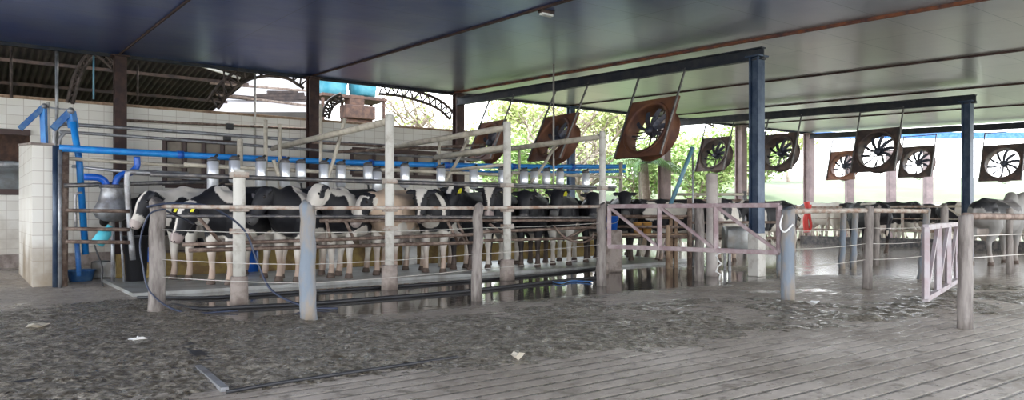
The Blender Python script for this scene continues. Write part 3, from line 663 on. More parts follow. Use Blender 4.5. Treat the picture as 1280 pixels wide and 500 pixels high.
# roof ties: thin rods hanging below the far roof sheets
# ------------------------------------------------------------------ fans
def fan(a, b, label, m, S=1.1, drop=1.62, tilt=.42, group=None):
    zt = BZ(b) - .42; o = thing('ventilation_fan', V(a, b, zt), label, 'fan', group); o.rotation_euler = (0, 0, ANG)
    # local: x = along shed (v), y = across (u), z up.  plane hangs down and swings to -x
    d = Vector((-tilt, 0, -1)).normalized(); yv = Vector((0, 1, 0)); nrm = yv.cross(d).normalized()
    if nrm.x < 0: nrm = -nrm                                # nrm points to +x (ring side)
    Mx = Matrix((yv, -d, nrm)).transposed()                 # local plane coords (across, up, out)
    L = drop; h = S / 2
    def Pn(x, y, z): return Mx @ Vector((x, y, z)) + d * (L - h)
    # housing plate with a round hole, built as a ring between a square and a circle
    q = MB(); seg = 48; vs = []; fs = []; ro = S * .435
    for z in (0, .05):
        for k in range(seg):
            t = 2 * math.pi * k / seg; c_, s_ = math.cos(t), math.sin(t); e = h / max(abs(c_), abs(s_)); vs += [Pn(c_ * e, s_ * e, z), Pn(c_ * ro, s_ * ro, z)]
    n = 2 * seg
    for k in range(seg):
        k2 = (k + 1) % seg; a0, a1, b0, b1 = 2 * k, 2 * k + 1, 2 * k2, 2 * k2 + 1
        fs += [[a0, b0, b1, a1], [n + a0, n + a1, n + b1, n + b0], [a0, n + a0, n + b0, b0]]
    q.add(vs, fs); q.build('housing', m, o, local=True)
    q = MB(); prof = [(ro + .01, -.02), (ro + .03, 0.0), (ro, .06), (ro * .99, .30), (ro * 1.04, .34), (ro * 1.04, .36), (ro * .96, .34), (ro * .96, .06), (ro * .93, -.02), (ro + .01, -.02)]
    q.lathe(Pn(0, 0, 0), prof, 40, M=Mx, close=False); q.build('shroud_ring', m, o, local=True)
    q = MB(); q.lathe(Pn(0, 0, .12), [(.02, -.07), (.09, -.05), (.1, .0), (.1, .12), (.07, .17), (.02, .18)], 18, M=Mx); hub = q.build('rotor', M['fan_blade'], o, local=True)
    q = MB()
    for s in (-1, 1): q.bar(Pn(-ro * .97, .07 * s, .3), Pn(ro * .97, .07 * s, .3), .025, .025)
    for s in (-1, 1): q.bar(Pn(.07 * s, -ro * .97, .3), Pn(.07 * s, ro * .97, .3), .02, .02)
    q.build('motor_bracket', M['fan_dark'], o, local=True)
    for k in range(10):
        t = 2 * math.pi * k / 10 + .2; vs = []
        rows = 6
        for i in range(rows):
            r = .09 + (ro * .90 - .09) * i / (rows - 1); sw = t + .28 * (i / (rows - 1)) ** 1.3; wd = .6 * (.045 + .035 * math.sin(math.pi * min(1, i / (rows - 1) * .8 + .1))); tw = .9 - .45 * i / (rows - 1)
            rad = Vector((math.cos(sw), math.sin(sw), 0)); tan = Vector((-math.sin(sw), math.cos(sw), 0))
            for s in (-1, 1):
                c_ = rad * r + tan * wd * s * math.cos(tw) + Vector((0, 0, .16 + wd * s * math.sin(tw)))
                for th in (-.004, .004): vs.append(Pn(c_.x, c_.y, c_.z + th))
        fs = [[0, 1, 3, 2], [4 * rows - 4, 4 * rows - 2, 4 * rows - 1, 4 * rows - 3]]
        for i in range(rows - 1):
            j = 4 * i; fs += [[j, j + 2, j + 6, j + 4], [j + 1, j + 5, j + 7, j + 3], [j, j + 4, j + 5, j + 1], [j + 2, j + 3, j + 7, j + 6]]
        q = MB(); q.add(vs, fs); q.build('blade', M['fan_blade'], hub, local=True)
    for s in (-1, 1):
        q = MB(); q.bar(Vector((0, s * (h - .02), .05)), Pn(s * (h - .02), -h, -.02), .035, .035); q.build('hanger_arm', M['dark_pipe'], o, local=True)
    q = MB(); q.bar(Vector((0, -h, .02)), Vector((0, h, .02)), .03, .03); q.build('top_bar', M['dark_pipe'], o, local=True)
    q = MB(); q.tube(arc_pts([Pn(.1, 0, .3), Pn(.2, -.2, .42), Pn(.1, -.42, .45), Pn(-.1, -h, .3), Pn(-.05, -h - .05, .1)], 5), .01, 6); q.build('cable', M['black_rubber'], o, local=True)
    return o
fb = (16.1, 13.4, 10.5)
fan(11.62, b_of(627, 11.62), 'rusty brown square fan farthest back on the first beam, beside the steel column', M['fan_rust'], 1.15, 1.82, .45)
fan(11.62, b_of(715, 11.62), 'rusty brown fan with a blank drum side in the middle of the first beam', M['fan_rust'], 1.2, 1.92, .5)
fan(11.62, b_of(827, 11.62), 'large rusty brown fan nearest on the first beam, blades lit from behind', M['fan_rust'], 1.3, 1.86, .42)
fan(20.6, b_of(900, 20.6), 'dark fan left of the blue column with the white foot', M['fan_dark'], 1.2, 1.72, .35)
fan(20.6, b_of(981, 20.6), 'dark fan just right of the blue column with the white foot', M['fan_dark'], 1.2, 1.72, .35)
fan(20.6, b_of(1102, 20.6), 'large dark fan hung by two long bars in the middle of the right half', M['fan_dark'], 1.25, 1.78, .3)
fan(29.75, b_of(1058, 29.75), 'small far fan partly hidden behind the large dark fan', M['fan_rust'], 1.25, 1.75, .3)
fan(29.75, b_of(1150, 29.75), 'small far fan between the large dark fan and the right steel column', M['fan_dark'], 1.25, 1.65, .3)
fan(29.75, b_of(1257, 29.75), 'square dark fan at the right edge of the far beam', M['fan_dark'], 1.35, 1.8, .3)
# small lamp on the ceiling
p = ata(683, 15, 9.5); a_, b_ = ab(p); 
q0 = at(683, 14, 3.2 * F / (266 - 14)); 
p = Vector((q0.x, q0.y, BZ(ab(q0)[1]) - .06)); t = thing('ceiling_lamp', p, 'small box lamp fixed under the roof panels near the top centre', 'lamp')
q = MB(); q.box(p + Vector((0, 0, .03)), (.26, .1, .05), rz=ANG); q.build('body', M['fan_dark'], t); q = MB(); q.box(p + Vector((0, 0, -.01)), (.22, .08, .04), rz=ANG); q.build('lamp_cover', M['white_thing'], t)

# ------------------------------------------------------------------ trusses
def truss(pts, label, depth=.22, b=CB + .2, clip=None):
    P = arc_pts([atb(x, y, b) for (x, y) in pts], 5); t = thing('roof_truss', P[0], label, 'truss'); A = []; B = []
    for i, p in enumerate(P):
        d = (P[min(i + 1, len(P) - 1)] - P[max(i - 1, 0)]).normalized(); n_ = V(0, 1).cross(d).normalized() * (1 if True else 1)
        if n_.z > 0: n_ = -n_
        A.append(p); B.append(p + n_ * depth)
    q = MB(); q.tube(A, .04, 6); q.build('chord', M['lattice'], t); q = MB(); q.tube(B, .04, 6); q.build('chord', M['lattice'], t)
    q = MB()
    for i in range(len(P) - 1): q.tube([A[i], B[i + 1]] if i % 2 else [B[i], A[i + 1]], .024, 5)
    q.build('lattice', M['lattice'], t)
truss([(84, 128), (93, 95), (106, 72), (119, 64), (132, 70), (146, 84)], 'bent arch truss left of the first brown column', .10)
truss([(259, 126), (276, 104), (300, 87), (330, 80), (362, 84), (386, 98)], 'lattice arch truss between the first and second brown columns', .3)
truss([(403, 146), (406, 134), (413, 124), (426, 117)], 'short lattice brace curving down right of the second brown column', .18)
truss([(474, 106), (500, 109), (530, 117), (552, 127), (568, 141)], 'flat lattice truss ending at the third brown column', .25)
truss([(848, 128), (872, 140), (893, 150)], 'lattice end behind the large rusty fan', .25, b=CB + .1)
for i, (x0, y0, x1, y1, lab) in enumerate(((195, 64, 300, 98, 'thin pale rod sagging from the first column to the arch truss'), (270, 118, 391, 133, 'dark timber rail under the white sheet roof'), (262, 104, 391, 114, 'corrugated eave strip across the white sheet roof'))):
    b_ = 18.9 if i == 0 else 20.5; q = MB(); q.bar(atb(x0, y0, b_), atb(x1, y1, b_), .05, .06); tag(q.build('tie_rod' if i == 0 else 'timber_rail', M['rust_pipe'] if i else M['cream_pipe']), lab, 'rod' if i == 0 else 'rail')
for px, y0, y1, r, m_, lab in ((14, 52, 122, .03, 'lattice', 'dull dark upright at the far left above the tiled wall'), (71, 57, 180, .035, 'dull_steel', 'grey pipe rising from the tiled partition to the roof'), (117, 70, 124, .022, 'pale_blue', 'thin blue upright under the bent arch truss'),
                               (172, 80, 126, .025, 'lattice', 'thin dark upright right of the first brown column'), (280, 84, 128, .025, 'lattice', 'thin upright below the left end of the lattice arch'), (319, 76, 200, .022, 'wire', 'thin rod hanging through the lattice arch')):
    q = MB(); q.tube([atb(px, y0, WB - .1), atb(px, y1, WB - .1)], r, 8); tag(q.build('upright_rod', M[m_]), lab, 'rod')

# ------------------------------------------------------------------ fence posts
def post(px, yb, yt, r, m, label, lean=0.0, cat='post', group=None, name='fence_post', wob=.012, Y=None):
    p = G(px, yb) if Y is None else Vector(((px - 640) / F * Y, Y, 0))
    top = at(px + lean, yt, p.y); rn = random.Random(int(px)); q = MB(); n = 9; pts = []; rr = []
    for i in range(n):
        t = i / (n - 1); pts.append(p.lerp(top, t) + Vector((rn.uniform(-wob, wob), rn.uniform(-wob, wob), 0))); rr.append(r * (1.06 - .1 * t + rn.uniform(-.03, .03)))
    pts.append(top + Vector((0, 0, .012))); rr.append(r * .8)
    pts[0].z = 0
    q.tube(pts, rr, 14); o = q.build(name, m); o.location = p
    me = o.data
    for v_ in me.vertices: v_.co = v_.co - p
    return tag(o, label, cat, group), p, top
PG = 'weathered round fence posts'
P1 = post(195, 392, 252, .088, M['wood_post'], 'leftmost weathered wooden post with a hose looped over it', lean=2, group=PG)
P2 = post(385, 401, 257, .084, M['blue_post'], 'blue-grey wooden post in front of the white-faced cow', group=PG)
P3 = post(596, 376, 258, .068, M['wood_post'], 'grey wooden post between the second and third tall white posts', lean=2, group=PG)
P4 = post(752, 357, 256, .075, M['wood_post'], 'wooden post carrying the left end of the mauve gate', group=PG)
P5 = post(985, 375, 262, .088, M['blue_post'], 'blue-grey wooden post where the mauve gate latches', group=PG)
P6 = post(874, 351, 257, .080, M['wood_post'], 'wooden post behind the middle of the mauve gate', group=PG)
P7 = post(1206, 411, 270, .068, M['wood_post'], 'nearest wooden post at the right, beside the open silver gate', lean=1, group=PG, wob=.003)
P8 = post(1084, 361, 258, .068, M['wood_post'], 'wooden post in the middle of the right wire fence', lean=3, group=PG)
P9 = post(1052, 336, 262, .062, M['blue_post'], 'leftmost of the three dark posts behind the right wire fence', lean=2, group=PG)
P10 = post(1066, 336, 262, .062, M['blue_post'], 'middle one of the three dark posts behind the right wire fence', lean=3, group=PG)
P11 = post(1095, 332, 258, .062, M['wood_post'], 'dark post half hidden behind the middle wire fence post', lean=2, group=PG)
P12 = post(1151, 350, 262, .055, M['blue_post'], 'dark leaning post behind the silver gate', lean=8, group=PG)
P13 = post(974, 345, 262, .05, M['blue_post'], 'thin blue post just left of the latch post', group=PG)
P14 = post(1180, 352, 260, .06, M['wood_post'], 'wooden post carrying the hinges of the open silver gate', group=PG)
P15 = post(1262, 342, 262, .06, M['wood_post'], 'grey post under the head of the humped cow', group=PG)

# tall white stall posts with footings and their overhead pipes
def tall(px, yb, yt, foot_top, wpx, label, r=.07):
    p = G(px, yb); t = thing('stall_post', p, label, 'post', 'tall white stall posts')
    ft = at(px, foot_top, p.y).z; top = at(px, yt, p.y)
    q = MB(); fr_ = wpx / 2 / F * p.y; q.lathe(p, [(fr_ * 1.05, 0), (fr_ * 1.02, ft * .5), (fr_, ft - .02), (fr_ * .9, ft)], 18); q.build('footing', M['footing'], t, 'rough concrete footing')
    q = MB(); q.tube([Vector((p.x, p.y, ft - .02)), Vector((p.x, p.y, ft + .7)), Vector((p.x, p.y, top.z - .03)), Vector((p.x, p.y, top.z))], [r, r, r * .97, r * .85], 16); q.build('shaft', M['white_paint'], t)
    for z in (1.62, 1.20, .92):
        if z < top.z: q = MB(); q.box((p.x, p.y, z), (r * 2.5, r * 2.5, .07), rz=ANG); q.build('clamp', M['rusty_white'], t)
    return p, top
T1 = tall(299, 382, 212, 345, 21, 'short white stall post between the two left wooden posts', .075)
T2 = tall(487, 362, 143, 331, 20, 'tall white stall post in front of the cream cow', .07)
T3 = tall(634, 350, 152, 324, 18, 'tall white stall post beside the black cow with the pale blaze', .068)
pb = V(9.75, 10.25); T4x = 640 + pb.x / pb.y * F
T4 = tall(753, HY + CAM_H * F / pb.y, 164, 328, 16, 'tall white stall post behind the hinge end of the mauve gate', .062)
def up(p, z): return Vector((p.x, p.y, z))
def pipe(pts, r, m, label, cat='pipe', group=None, name='pipe', seg=10):
    q = MB(); q.tube(pts, r, seg); return tag(q.build(name, M[m] if isinstance(m, str) else m), label, cat, group)
# overhead pipes run back (u) from each tall post
for (T, z, L, lab) in ((T2, T2[1].z - .1, 5.2, 'thick white overhead pipe running back from the second tall post'), (T3, T3[1].z - .1, 6.0, 'thick white overhead pipe running back from the third tall post'), (T4, T4[1].z - .1, 5.0, 'thick white overhead pipe running back from the last tall post')):
    p = T[0]; d = V(0, 1); pipe([up(p, z) + d * .0, up(p + d * L, z - .05)], .055, 'cream_pipe', lab, group='overhead stall pipes')
p = T3[0]; pipe([up(p, 2.28), up(p + V(0, 1) * 2.4, 2.24)], .05, 'cream_pipe', 'shorter white pipe under the overhead pipe of the third tall post', group='overhead stall pipes')
p = T3[0]; pipe([up(p, 1.98), up(p + V(0, 1) * 1.8, 1.96)], .03, 'cream_pipe', 'thin pale pipe low on the third tall post', group='overhead stall pipes')
# posts and struts on the pit side, b = 13
for (px, y0, y1, lean, r, lab) in ((402, 130, 226, -1, .032, 'thin cream upright left of the second tall post'), (332, 150, 226, 0, .035, 'thin cream upright right of the short white post'), (350, 155, 226, 0, .032, 'thin upright paired with the cream one behind the short post'),
      (549, 175, 226, 0, .03, 'thin upright between the second and third tall posts'), (649, 185, 230, 0, .03, 'thin upright right of the third tall post'), (300, 174, 212, 0, .05, 'stub of thick cream pipe above the short white post'), (776, 203, 240, 0, .045, 'dull upright at the right end of the blue milk pipe'),
      (800, 215, 260, 0, .03, 'thin grey upright right of the milk pipe end')):
    b_ = 13.1; q0, q1 = atb(px, y1, b_), atb(px + lean, y0, b_); q0 = Vector((q1.x, q1.y, .05)); pipe([q0, q1], r, 'cream_pipe', lab, cat='upright', name='stall_upright', group='thin stall uprights')
for (x0, y0, x1, y1, lab) in ((431, 148, 408, 228, 'slanted cream strut left of the second tall post'), (584, 175, 556, 228, 'slanted cream strut between the second and third tall posts'), (694, 182, 664, 228, 'slanted cream strut between the third and last tall posts'), (342, 200, 350, 224, 'short slanted dark strut by the short white post')):
    pipe(arc_pts([atb(x0, y0, 12.9), atb(x0 - (x0 - x1) * .45, y0 + (y1 - y0) * .5, 12.9), atb(x1, y1, 12.9)], 5), .034, 'cream_pipe', lab, cat='strut', name='stall_strut', group='slanted stall struts')
# slim pole reaching the roof
p = V(a_of(692, 12.9), 12.9); pipe([up(p, .05), up(p, BZ(12.9))], .022, 'wire', 'slim pale pole reaching the roof by the middle rusty fan', cat='pole', name='roof_pole')

# ------------------------------------------------------------------ stall rails
def brail(x0, y0, x1, y1, b, r, m, lab, cat='rail', group='stall rails', name='stall_rail', sag=0.0, n=8, seg=8):
    A, B = atb(x0, y0, b), atb(x1, y1, b); pts = []
    for i in range(n + 1):
        t = i / n; q = A.lerp(B, t); q.z -= sag * 4 * t * (1 - t); pts.append(q)
    return pipe(pts, r, m, lab, cat, group, name, seg)
brail(188, 218, 768, 237, 10.6, .032, 'dark_pipe', 'dark steel rail along the cows\' backs')
brail(190, 270, 768, 272, 10.62, .026, 'dark_pipe', 'dark rail level with the cows\' chins')
brail(400, 276, 770, 275, 10.75, .03, 'rust_pipe', 'dark rail just under the chin rail')
brail(228, 306, 596, 293, 10.4, .028, 'rust_pipe', 'brown pipe at knee height in front of the left cows')
brail(236, 313, 600, 303, 10.7, .03, 'rust_pipe', 'lower brown pipe in front of the left cows')
brail(600, 290, 748, 284, 10.6, .028, 'rust_pipe', 'brown pipe in front of the right hand cows')
brail(600, 301, 748, 297, 10.7, .028, 'rust_pipe', 'lower brown pipe in front of the right hand cows')
brail(80, 232, 300, 226, 13.4, .035, 'dark_pipe', 'dark pipe crossing behind the blue slanted tube')
brail(85, 198, 235, 208, 13.6, .03, 'cream_pipe', 'pale rail under the blue milk pipe at its left end')
brail(90, 208, 250, 224, 14.2, .025, 'steel', 'bright thin pipe behind the milk receiver')
brail(230, 206, 410, 215, 13.0, .036, 'cream_pipe', 'cream pipe under the left part of the blue milk line')
brail(410, 209, 640, 219, 13.0, .036, 'cream_pipe', 'cream pipe under the middle part of the blue milk line')
brail(640, 216, 776, 222, 13.0, .034, 'cream_pipe', 'cream pipe under the right part of the blue milk line')
brail(230, 220, 770, 234, 12.7, .03, 'dull_steel', 'grey pipe behind the cows\' backs')
brail(420, 190, 605, 181, 14.3, .03, 'rust_pipe', 'rusty overhead pipe crossing behind the second tall post')
brail(390, 178, 605, 190, 14.9, .028, 'rust_pipe', 'lower rusty overhead pipe crossing behind the second tall post')
# short sloping and curly pieces of the stall gates
for (x0, y0, x1, y1, lab) in ((248, 272, 276, 303, 'slanted dark brace under the big black cow'), (300, 275, 316, 303, 'slanted brace right of the short white post'), (408, 276, 414, 303, 'short upright brace right of the blue-grey post'), (432, 277, 444, 303, 'slanted brace under the patchy head'),
                              (560, 278, 572, 302, 'slanted brace left of the grey wooden post'), (572, 278, 584, 302, 'second slanted brace left of the grey wooden post'), (612, 280, 640, 300, 'slanted brace at the third tall post'), (704, 300, 744, 280, 'rising brace left of the mauve gate')):
    pipe([atb(x0, y0, 10.68), atb(x1, y1, 10.68)], .024, 'rust_pipe', lab, cat='brace', name='stall_brace', group='short stall braces')
cu = [(x, y) for x, y in ((692, 282), (700, 292), (712, 300), (728, 303), (740, 298), (742, 290))]
pipe(arc_pts([atb(x, y, 10.5) for x, y in cu], 5), .02, 'rust_pipe', 'curled brown pipe end left of the mauve gate', cat='pipe')

# ------------------------------------------------------------------ fence rail and wires along the near posts
def span(p, q, z0, z1, r, m, lab, cat, name, group=None, sag=0.0, off=0.0):
    n = 8; pts = []; d = Vector((q.x - p.x, q.y - p.y, 0)).normalized(); sd_ = Vector((d.y, -d.x, 0)) * off
    for i in range(n + 1):
        t = i / n; k = Vector((p.x + (q.x - p.x) * t, p.y + (q.y - p.y) * t, z0 + (z1 - z0) * t - sag * 4 * t * (1 - t))) + sd_; pts.append(k)
    return pipe(pts, r, m, lab, cat, group, name)
zt = lambda px, py, p: at(px, py, p.y).z
chain = [(P1[1], 'leftmost'), (P2[1], 'blue-grey'), (P3[1], 'grey'), (P4[1], 'gate')]
labs = ['from the leftmost post to the blue-grey post', 'from the blue-grey post to the grey post', 'from the grey post to the gate post']
ys = [((195, 258), (385, 260)), ((385, 260), (596, 260)), ((596, 260), (752, 258))]
for i in range(3):
    p, q = chain[i][0], chain[i + 1][0]; (x0, y0), (x1, y1) = ys[i]
    span(p, q, zt(x0, y0, p), zt(x1, y1, q), .024, 'rusty_white', 'peeling white top rail ' + labs[i], 'rail', 'fence_rail', 'fence rails', off=-.0)
    for k, (dz, lw) in enumerate(((.26, 'upper'), (.60, 'middle'), (.80, 'lower'))):
        span(p, q, zt(x0, y0, p) - dz, zt(x1, y1, q) - dz, .0045, 'wire', lw + ' fence wire ' + labs[i], 'wire', 'fence_wire', 'fence wires', sag=.015)
rp = [(P5[1], P8[1], 'from the latch post to the middle right post', (985, 264), (1084, 263)), (P8[1], G(1158, 352), 'from the middle right post to the silver gate', (1084, 263), (1158, 264))]
for p, q, l_, (x0, y0), (x1, y1) in rp:
    span(p, q, zt(x0, y0, p), zt(x1, y1, q), .036, 'rusty_white', 'pale top rail ' + l_, 'rail', 'fence_rail', 'fence rails')
    for k, (dz, lw) in enumerate(((.26, 'upper'), (.5, 'middle'), (.74, 'lower'))):
        span(p, q, zt(x0, y0, p) - dz, zt(x1, y1, q) - dz, .005, 'wire', lw + ' fence wire ' + l_, 'wire', 'fence_wire', 'fence wires', sag=.02)
e = at(1320, 272, 8.6)
pr = P7[1]; span(pr, e, zt(1206, 270, pr), zt(1206, 270, pr) - .02, .036, 'rust_pipe', 'brown rail leaving the nearest right post', 'rail', 'fence_rail', 'fence rails')
for dz, lw in ((.20, 'upper'), (.42, 'lower')): span(pr, e, zt(1206, 270, pr) - dz, zt(1206, 270, pr) - dz, .005, 'wire', lw + ' fence wire leaving the nearest right post', 'wire', 'fence_wire', 'fence wires')
# ------------------------------------------------------------------ gates
def gate(p, q, z0, z1, nb, m, label, r=.03, diag=True, mid=(), name='yard_gate'):
    """frame between ground points p and q, from height z0 to z1, with nb bays"""
    t = thing(name, Vector((p.x, p.y, z0)), label, 'gate'); 
    at_ = lambda s, z: Vector((p.x + (q.x - p.x) * s, p.y + (q.y - p.y) * s, z))
    for z, n_ in ((z1, 'top_rail'), (z0, 'bottom_rail')): b = MB(); b.bar(at_(0, z), at_(1, z), r * 2, r * 2); b.build(n_, m, t)
    for z in mid: b = MB(); b.tube([at_(0, z), at_(1, z)], r * .45, 8); b.build('middle_rail', m, t)
    for i in range(nb + 1):
        s = i / nb; b = MB(); b.bar(at_(s, z0), at_(s, z1), r * 2.0, r * 2.0); b.build('upright', m, t)
    if diag:
        for i in range(nb): b = MB(); b.bar(at_((i + .04) / nb, z1 - r), at_((i + .96) / nb, z0 + r), r * 1.3, r * 1.3); b.build('diagonal_brace', m, t)
    for z in (z0 + .12, z1 - .08): b = MB(); b.tube([at_(-.02, z - .04), at_(-.02, z + .04)], .022, 8); b.build('hinge', M['rust_pipe'], t)
    return t
ga = G(758, 357); gb = Vector((P5[1].x, P5[1].y + .0, 0)); dd = (gb - ga).normalized(); ga = ga + dd * .05; gb = gb - dd * .12
zt1 = at(760, 258, ga.y).z; zb1 = at(760, 308, ga.y).z
gate(ga, gb, zb1, zt1, 3, M['gate_mauve'], 'long mauve steel gate with diagonal braces closed between two wooden posts', .032)
# latch chain of white plastic on the latch post
q = MB(); pl_ = P5[2]; q.tube(arc_pts([Vector((P5[1].x - .09, P5[1].y - .05, 1.12)), Vector((P5[1].x - .14, P5[1].y - .1, .98)), Vector((P5[1].x - .09, P5[1].y - .12, .9)), Vector((P5[1].x + .02, P5[1].y - .12, 1.0))], 5), .012, 6)
tag(q.build('latch_rope', M['white_thing']), 'white rope latch tied on the post at the end of the mauve gate', 'rope')
# open silver gate at the right
h_ = Vector((P14[1].x, P14[1].y, 0)); sA = G(1157, 418); Ys = 8.2
fA = Vector(((1157 - 640) / F * 8.6, 8.6, 0)); fB = Vector(((1196 - 640) / F * 11.0, 11.0, 0))
zta = at(1157, 284, 8.6).z; zba = at(1157, 374, 8.6).z
gate(fB, fA, zba, zta, 3, M['gate_silver'], 'open silver and mauve gate swung out beside the nearest right post', .032)
# pen fence in front of the herd
def G0(px, yb): return G(px, yb)
pts = [V(24.9, 15.9), V(24.9, 13.3), V(24.9, 10.7), V(24.9, 8.1), V(24.9, 5.5), V(24.9, 2.9)]
labp = ['pen fence panel farthest back, beside the red rope', 'pen fence panel right of the red rope', 'pen fence panel behind the middle right post', 'pen fence panel with braces behind the silver gate', 'pen fence panel behind the humped cow', 'pen fence panel at the right edge']
for i in range(5): gate(pts[i], pts[i + 1], .55, 1.35, 2, M['rusty_white'] if i < 2 else M['cream_pipe'], labp[i], .036, diag=(i >= 2), mid=(.95,), name='pen_fence_panel')
for i in range(6):
    p = pts[i]; q = MB(); q.tube([p, up(p, 1.45)], .06, 10); tag(q.build('pen_post', M['wood_post']), ('pen fence post at the ' + ['far left corner', 'second joint from the left', 'third joint from the left', 'fourth joint from the left', 'fifth joint from the left', 'right end'][i] + ' of the herd fence'), 'post', 'pen fence posts')
q = MB(); quad_slab(q, 25.05, 25.3, 6.2, 15.8, lambda b: 0.0, lambda b: .30); tag(q.build('shade_kerb', M['dark_pipe']), 'low dark kerb added for the shade along the foot of the herd fence', 'kerb')  # added dark kerb, stands in for the shade below the packed herd
# left rails of the pen, y 245-300 between 950 and 1050
pA, pB = V(24.9, 15.9), V(21.5, 18.0)
gate(pA, pB, .5, 1.4, 2, M['dark_pipe'], 'dark pen fence panel turning back behind the latch post', .028, diag=False, mid=(.8, 1.1), name='pen_fence_panel')
q = MB()
rx = V(24.5, 15.2); q.tube(arc_pts([up(rx, 1.55), up(rx + Vector((.05, 0, 0)), 1.2), up(rx + Vector((-.04, 0, 0)), .9), up(rx + Vector((.0, 0, 0)), .45)], 5), .10, 8)
q.tube(arc_pts([up(rx + Vector((.14, 0, 0)), 1.45), up(rx + Vector((.1, 0, 0)), 1.1), up(rx + Vector((.16, 0, 0)), .7), up(rx + Vector((.1, 0, 0)), .5)], 5), .05, 8)
tag(q.build('red_rope', M['red_rope']), 'bundle of red rope hanging on the pen fence left of the three dark posts', 'rope')
# yard railings and chute behind the mauve gate
YR = M['rust_pipe']
def yrail(x0, x1, Y0, Y1, z, r, m, lab):
    return pipe([Vector(((x0 - 640) / F * Y0, Y0, z)), Vector(((x1 - 640) / F * Y1, Y1, z))], r, m, lab, 'rail', 'yard rails', 'yard_rail')
yrail(756, 862, 15.6, 15.2, 1.08, .03, YR, 'brown yard rail behind the left bay of the mauve gate')
yrail(756, 862, 15.6, 15.2, .86, .03, YR, 'second brown yard rail behind the left bay of the mauve gate')
yrail(756, 862, 15.6, 15.2, .66, .03, YR, 'lowest brown yard rail behind the left bay of the mauve gate')
yrail(862, 975, 15.2, 15.8, 1.32, .03, 'dark_pipe', 'dark yard rail behind the right bays of the mauve gate')
yrail(862, 975, 15.2, 15.8, .95, .028, YR, 'brown yard rail behind the right bays of the mauve gate')
yrail(862, 975, 15.2, 15.8, .62, .028, YR, 'lower brown yard rail behind the right bays of the mauve gate')
yrail(842, 945, 19.0, 19.0, 1.62, .035, 'cream_pipe', 'pale high rail in front of the black cow with white flank patches')
for px, Y, h, r, m_, lab in ((862, 15.2, 1.45, .05, 'rust_pipe', 'rusty yard upright left of the wooden post behind the gate'), (842, 19, 1.7, .04, 'rust_pipe', 'thin rusty upright under the slanted blue bar'), (931, 19, 1.7, .045, 'dull_steel', 'grey upright left of the blue column foot'), (974, 15.8, 1.4, .04, 'dark_pipe', 'dark upright right of the blue column foot'), (835, 15.3, .9, .05, 'tan_wood', 'short tan stake behind the left bay of the gate')):
    p = Vector(((px - 640) / F * Y, Y, 0)); pipe([p, up(p, h)], r, m_, lab, 'upright', 'yard uprights', 'yard_upright')
p = G(890, 345); o_, _, _ = post(890, 345, 218, .10, M['concrete'], 'short thick white post rising behind the mauve gate', wob=.004, name='concrete_post')
gate(Vector(((790 - 640) / F * 21, 21, 0)), Vector(((955 - 640) / F * 21, 21, 0)), .45, 1.5, 3, M['rust_pipe'], 'rusty yard fence panel behind the middle of the mauve gate', .035, diag=False, mid=(.8, 1.15), name='yard_fence_panel')
# slanted blue bar
pipe([Vector(((838 - 640) / F * 16.3, 16.3, at(838, 256, 16.3).z)), at(866, 184, 16.3)], .045, 'pale_blue', 'slanted pale blue bar right of the large rusty fan', 'bar', name='slanted_bar')
p = at(866, 184, 16.3); pipe([p, Vector((p.x, p.y, 0))], .02, 'dull_steel', 'thin upright holding the slanted blue bar', 'upright', name='bar_upright')
# table of bent tan timbers, buckets under it
t = thing('feed_table', Vector(((800 - 640) / F * 15.9, 15.9, 0)), 'low tan timber table behind the left bay of the mauve gate', 'table')
cx = t.location.x; q = MB()
for k in range(4): q.bar(Vector((cx - .75, 15.6 + k * .14, 1.07 + .02 * (k % 2))), Vector((cx + .85, 15.6 + k * .14, 1.04)), .12, .05)
q.build('top', M['tan_wood'], t)
for sx_ in (-.65, .7):
    for sy_ in (15.6, 16.1): q = MB(); q.bar(Vector((cx + sx_, sy_, 0)), Vector((cx + sx_, sy_, 1.04)), .07, .07); q.build('leg', M['tan_wood'], t)
q = MB(); q.box((cx, 15.75, .70), (1.9, .75, .04)); q.build('shelf', M['tan_wood'], t)
def bucket(px, py_top, py_bot, Y, r, m, lab, name='bucket', z=None, grp=None, handle=True):
    c_ = Vector(((px - 640) / F * Y, Y, at(px, py_bot, Y).z)); h = at(px, py_top, Y).z - c_.z; t = thing(name, c_, lab, 'bucket', grp)
    q = MB(); q.lathe(c_, [(.01, 0), (r * .82, 0), (r, h * .96), (r * 1.06, h * .96), (r * 1.06, h), (r * .95, h), (r * .78, .02), (.01, .02)], 20, close=False); q.build('body', m, t)
    if handle: q = MB(); q.tube(arc_pts([c_ + Vector((-r, 0, h * .9)), c_ + Vector((-r * .8, -r * .6, h * .6)), c_ + Vector((0, -r * 1.05, h * .45)), c_ + Vector((r * .8, -r * .6, h * .6)), c_ + Vector((r, 0, h * .9))], 4), .008, 6); q.build('handle', M['dull_steel'], t)
    return t
def stand(c_, w_, lab, h):
    q = MB(); q.box((c_.x, c_.y, h / 2), (w_, w_, h - .004)); return tag(q.build('block', M['footing']), lab, 'block')
for px, mm, lab in ((797, 'ochre', 'left one of two ochre buckets under the tan table'), (809, 'ochre', 'right one of two ochre buckets under the tan table'), (763, 'plastic_blue', 'blue bucket behind the post end of the mauve gate')):
    if mm == 'ochre':
        b_ = bucket(px, 278, 292, 15.62, .10, M[mm], lab); b_.location.z = .722
    else:
        b_ = bucket(px, 270, 287, 14.6, .16, M[mm], lab); q = MB(); c_ = b_.location
        q.box((c_.x, c_.y, c_.z / 2 - .001), (.4, .4, c_.z - .004)); tag(q.build('concrete_block', M['footing']), 'concrete block carrying the blue bucket behind the mauve gate', 'block')
